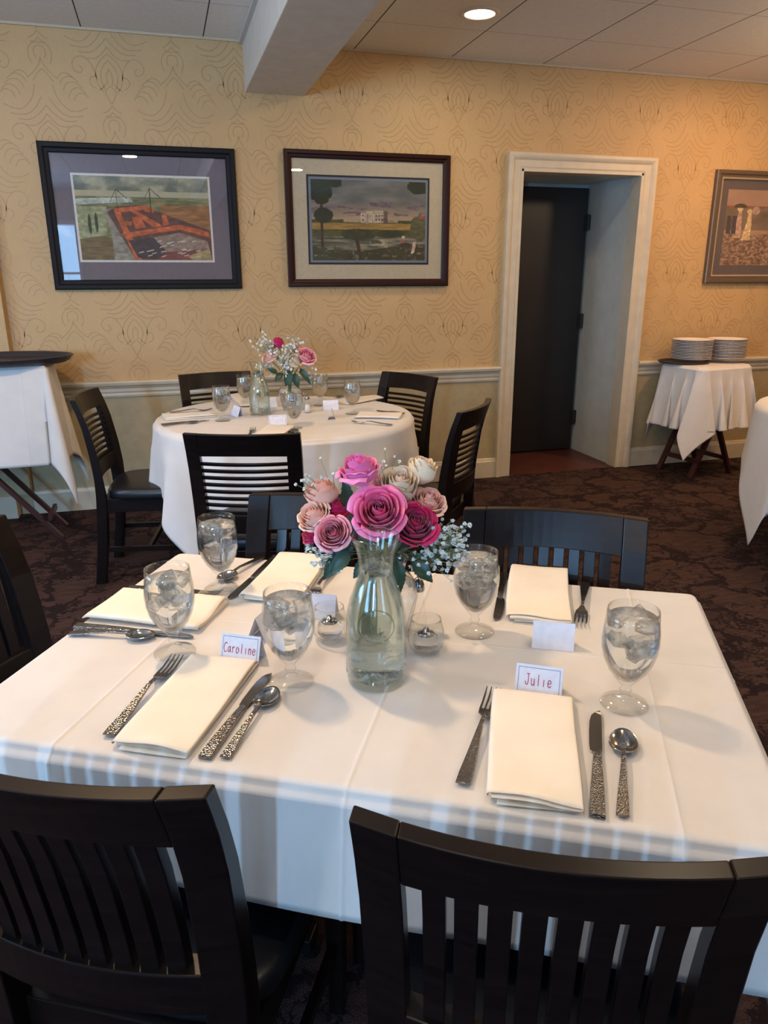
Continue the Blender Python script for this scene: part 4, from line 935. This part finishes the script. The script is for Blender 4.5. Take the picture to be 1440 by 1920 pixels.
for i, (lab, px_, py_, dp, d_, c_, fc, op, lv) in enumerate([('pale pink rose at the left of the back bouquet', 505, 669, -.02, 27, PALE, .4, .7, [(520, 700, 500, 690, -.02, .03)]),
 ('orchid pink rose at the right of the back bouquet', 575, 667, -.02, 32, PINK, .5, .9, [(560, 690, 584, 722, -.02, .035)]),
 ('cream rose low in the middle of the back bouquet', 553, 677, -.04, 26, CREAM, .5, .6, [(545, 695, 535, 725, -.03, .05)]),
 ('peach rose behind the orchid pink one in the back bouquet', 560, 657, .03, 30, PEACH, .3, .8, [(550, 700, 560, 728, -.02, .05)]),
 ('dark magenta rose standing highest in the back bouquet', 522, 645, .02, 22, MAG, .2, .6, [(530, 700, 515, 715, .0, .04)])]):
    rose(lab, px_, py_, dp, d_, c_, VB, fc, op, i+41, GB, lv)
def gyps(label, pts, vase, depth, spread, n, size, seed, group):
    rn = random.Random(seed); nn = Vector((FW.x, FW.y, 0)).normalized(); root = Vector((vase.x+rn.uniform(-.01, .01), vase.y+rn.uniform(-.01, .01), vase.z+.02)); neck = vase+Vector((0, 0, .155))
    t_ = thing('gypsophila_sprig', label, 'flower', root, 0, group); st = MB(); bl = MB(); pl = 0
    for (px_, py_) in pts:
        c = onplane(px_, py_, vase+nn*depth, nn); hub = neck.lerp(c, .72)
        st.tube([root, neck, neck.lerp(hub, .5)+Vector((0, 0, .006)), hub], .0008, 5)
        for k in range(n):
            o_ = Vector((rn.gauss(0, 1), rn.gauss(0, 1), rn.gauss(0, 1)))*spread; p = c+o_; s = size*rn.uniform(.7, 1.25)
            st.tube([hub, hub.lerp(p, .5)+Vector((0, 0, rn.uniform(-.004, .004))), p], .00045, 4)
            for m_ in range(4):   # small ruffled blossom: crossed cupped petals
                q = Quaternion(Vector((rn.gauss(0, 1), rn.gauss(0, 1), rn.gauss(0, 1))).normalized(), rn.uniform(0, 3)); vs = [p]; R_ = 7
                for j in range(R_): a = 2*PI*j/R_; r = s*(.9+.35*(j % 2)); vs.append(p+q @ Vector((r*math.cos(a), r*math.sin(a), s*.35*rn.uniform(.3, 1))))
                bl.add(vs, [(0, 1+j, 1+(j+1) % R_) for j in range(R_)])
    st.build('stems', 'twig', t_, shift=root); o = bl.build('blossoms', 'blossom', t_, shift=root); o['kind'] = 'stuff'
    return t_
GG = "baby's breath in the front bouquet"
gyps("large white baby's breath sprig spreading right of the front bouquet", [(810, 1010), (835, 1005), (850, 1035), (825, 1045)], VF, -.01, .017, 34, .0040, 1, GG)
gyps("white baby's breath sprig low at the right, above the goblet", [(800, 1050), (860, 1000)], VF, -.02, .014, 20, .0040, 2, GG)
gyps("white baby's breath sprig below the left roses of the front bouquet", [(596, 1035), (612, 1052)], VF, -.02, .012, 24, .0038, 3, GG)
gyps("white baby's breath sprig sticking out at the far upper left of the front bouquet", [(577, 915), (640, 925), (590, 895)], VF, .03, .014, 7, .0030, 4, GG)
gyps("white baby's breath sprig between the highest roses of the front bouquet", [(715, 885), (682, 915), (730, 870)], VF, .035, .012, 8, .0030, 5, GG)
gyps("white baby's breath sprig at the left of the back bouquet", [(495, 650), (500, 690), (515, 660), (505, 640)], VB, .0, .024, 26, .0056, 6, "baby's breath in the back bouquet")
gyps("white baby's breath sprig in the middle of the back bouquet", [(535, 680), (540, 695), (530, 665), (545, 650)], VB, -.04, .022, 30, .0056, 7, "baby's breath in the back bouquet")
gyps("white baby's breath sprig at the right of the back bouquet", [(575, 695), (585, 700), (555, 640)], VB, .0, .020, 16, .0054, 8, "baby's breath in the back bouquet")
# ---------------------------------------------------------------- setting of the round table
RG = 'iced water goblets on the round table'
for k, (px_, py_, lab) in enumerate([(418, 789, 'iced water goblet at the left of the round table, nearest its napkin'), (461, 762, 'iced water goblet behind the carafe on the round table'), (552, 803, 'iced water goblet at the front of the round table, before the vase'),
        (601, 760, 'iced water goblet at the back of the round table, right of the flowers'), (661, 776, 'iced water goblet at the right of the round table')]):
    goblet(lab, onz(px_, py_, TH)+Vector((0, 0, .001)), k, 20+k, (.15, .148, .152, .15, .15)[k], RG)
p = onz(488, 778, TH); carafe('pale glass carafe of water on the round table', Vector((p.x, p.y, TH+.001)), .3)
for k, (px_, py_, lab) in enumerate([(577, 774, 'salt shaker with chrome cap on the round table, nearer the camera'), (568, 768, 'shaker with chrome cap on the round table, half behind its twin')]):
    p = onz(px_, py_, TH); shaker(lab, Vector((p.x, p.y, TH+.001)), 'shakers on the round table', .088, k == 0)
NR = 'folded napkins on the round table'
def nap_px(x0, y0, x1, y1, lab, seed, w=.115):
    a, c = onz(x0, y0, TH), onz(x1, y1, TH); d = c-a; napkin(lab, (a+c)/2+Vector((0, 0, .0015)), math.atan2(d.y, d.x)-PI/2, w, d.length, seed, NR, 'napkin_white')
nap_px(308, 786, 402, 779, 'folded napkin at the left edge of the round table', 11, .11)
nap_px(497, 826, 528, 802, 'folded napkin at the front of the round table, behind the near chair', 12, .12)
nap_px(752, 783, 668, 781, 'folded napkin at the right edge of the round table', 13, .12)
nap_px(707, 747, 640, 758, 'folded napkin at the far right of the round table', 14, .11)
nap_px(444, 742, 470, 762, 'folded napkin at the far left of the round table, behind the carafe', 15, .11)
def px_item(fn, x0, y0, x1, y1, lab, grp):
    a, c = onz(x0, y0, TH+.001), onz(x1, y1, TH+.001); d = c-a; fn(lab, a+Vector((0, 0, .001)), math.atan2(d.y, d.x)-PI/2, min(.24, max(.15, d.length)), group=grp)
px_item(fork, 466, 826, 476, 803, 'fork left of the front napkin on the round table', 'forks on the round table')
px_item(spoon, 556, 826, 551, 808, 'spoon at the front of the round table, bowl showing over the chair', 'spoons on the round table')
px_item(knife, 541, 828, 541, 806, 'knife at the front of the round table, beside the napkin', 'knives on the round table')
px_item(knife, 303, 798, 392, 789, 'knife before the left napkin of the round table', 'knives on the round table')
px_item(spoon, 306, 800, 372, 793, 'spoon before the left napkin of the round table', 'spoons on the round table')
px_item(fork, 318, 775, 398, 770, 'fork behind the left napkin of the round table', 'forks on the round table')
px_item(fork, 735, 799, 660, 793, 'fork before the right napkin of the round table', 'forks on the round table')
px_item(knife, 757, 777, 706, 771, 'knife behind the right napkin of the round table', 'knives on the round table')
px_item(spoon, 664, 741, 635, 746, 'spoon at the far right of the round table', 'spoons on the round table')
px_item(knife, 438, 746, 452, 762, 'knife at the far left of the round table', 'knives on the round table')
CG = 'place cards on the round table'
for px_, py_, rz, lab in [(446, 780, 1.9, 'narrow-looking place card right of the left goblet on the round table'), (521, 798, -.05, 'place card in front of the vase on the round table'), (505, 763, .1, 'place card behind the carafe on the round table'),
                          (620, 768, .0, 'place card right of the shakers on the round table'), (622, 785, 1.35, 'place card turned edge-on before the right goblet on the round table')]:
    p = onz(px_, py_, TH); place_card(lab, Vector((p.x, p.y, TH+.001)), rz, None, .080, .048, px_ == 521, CG)
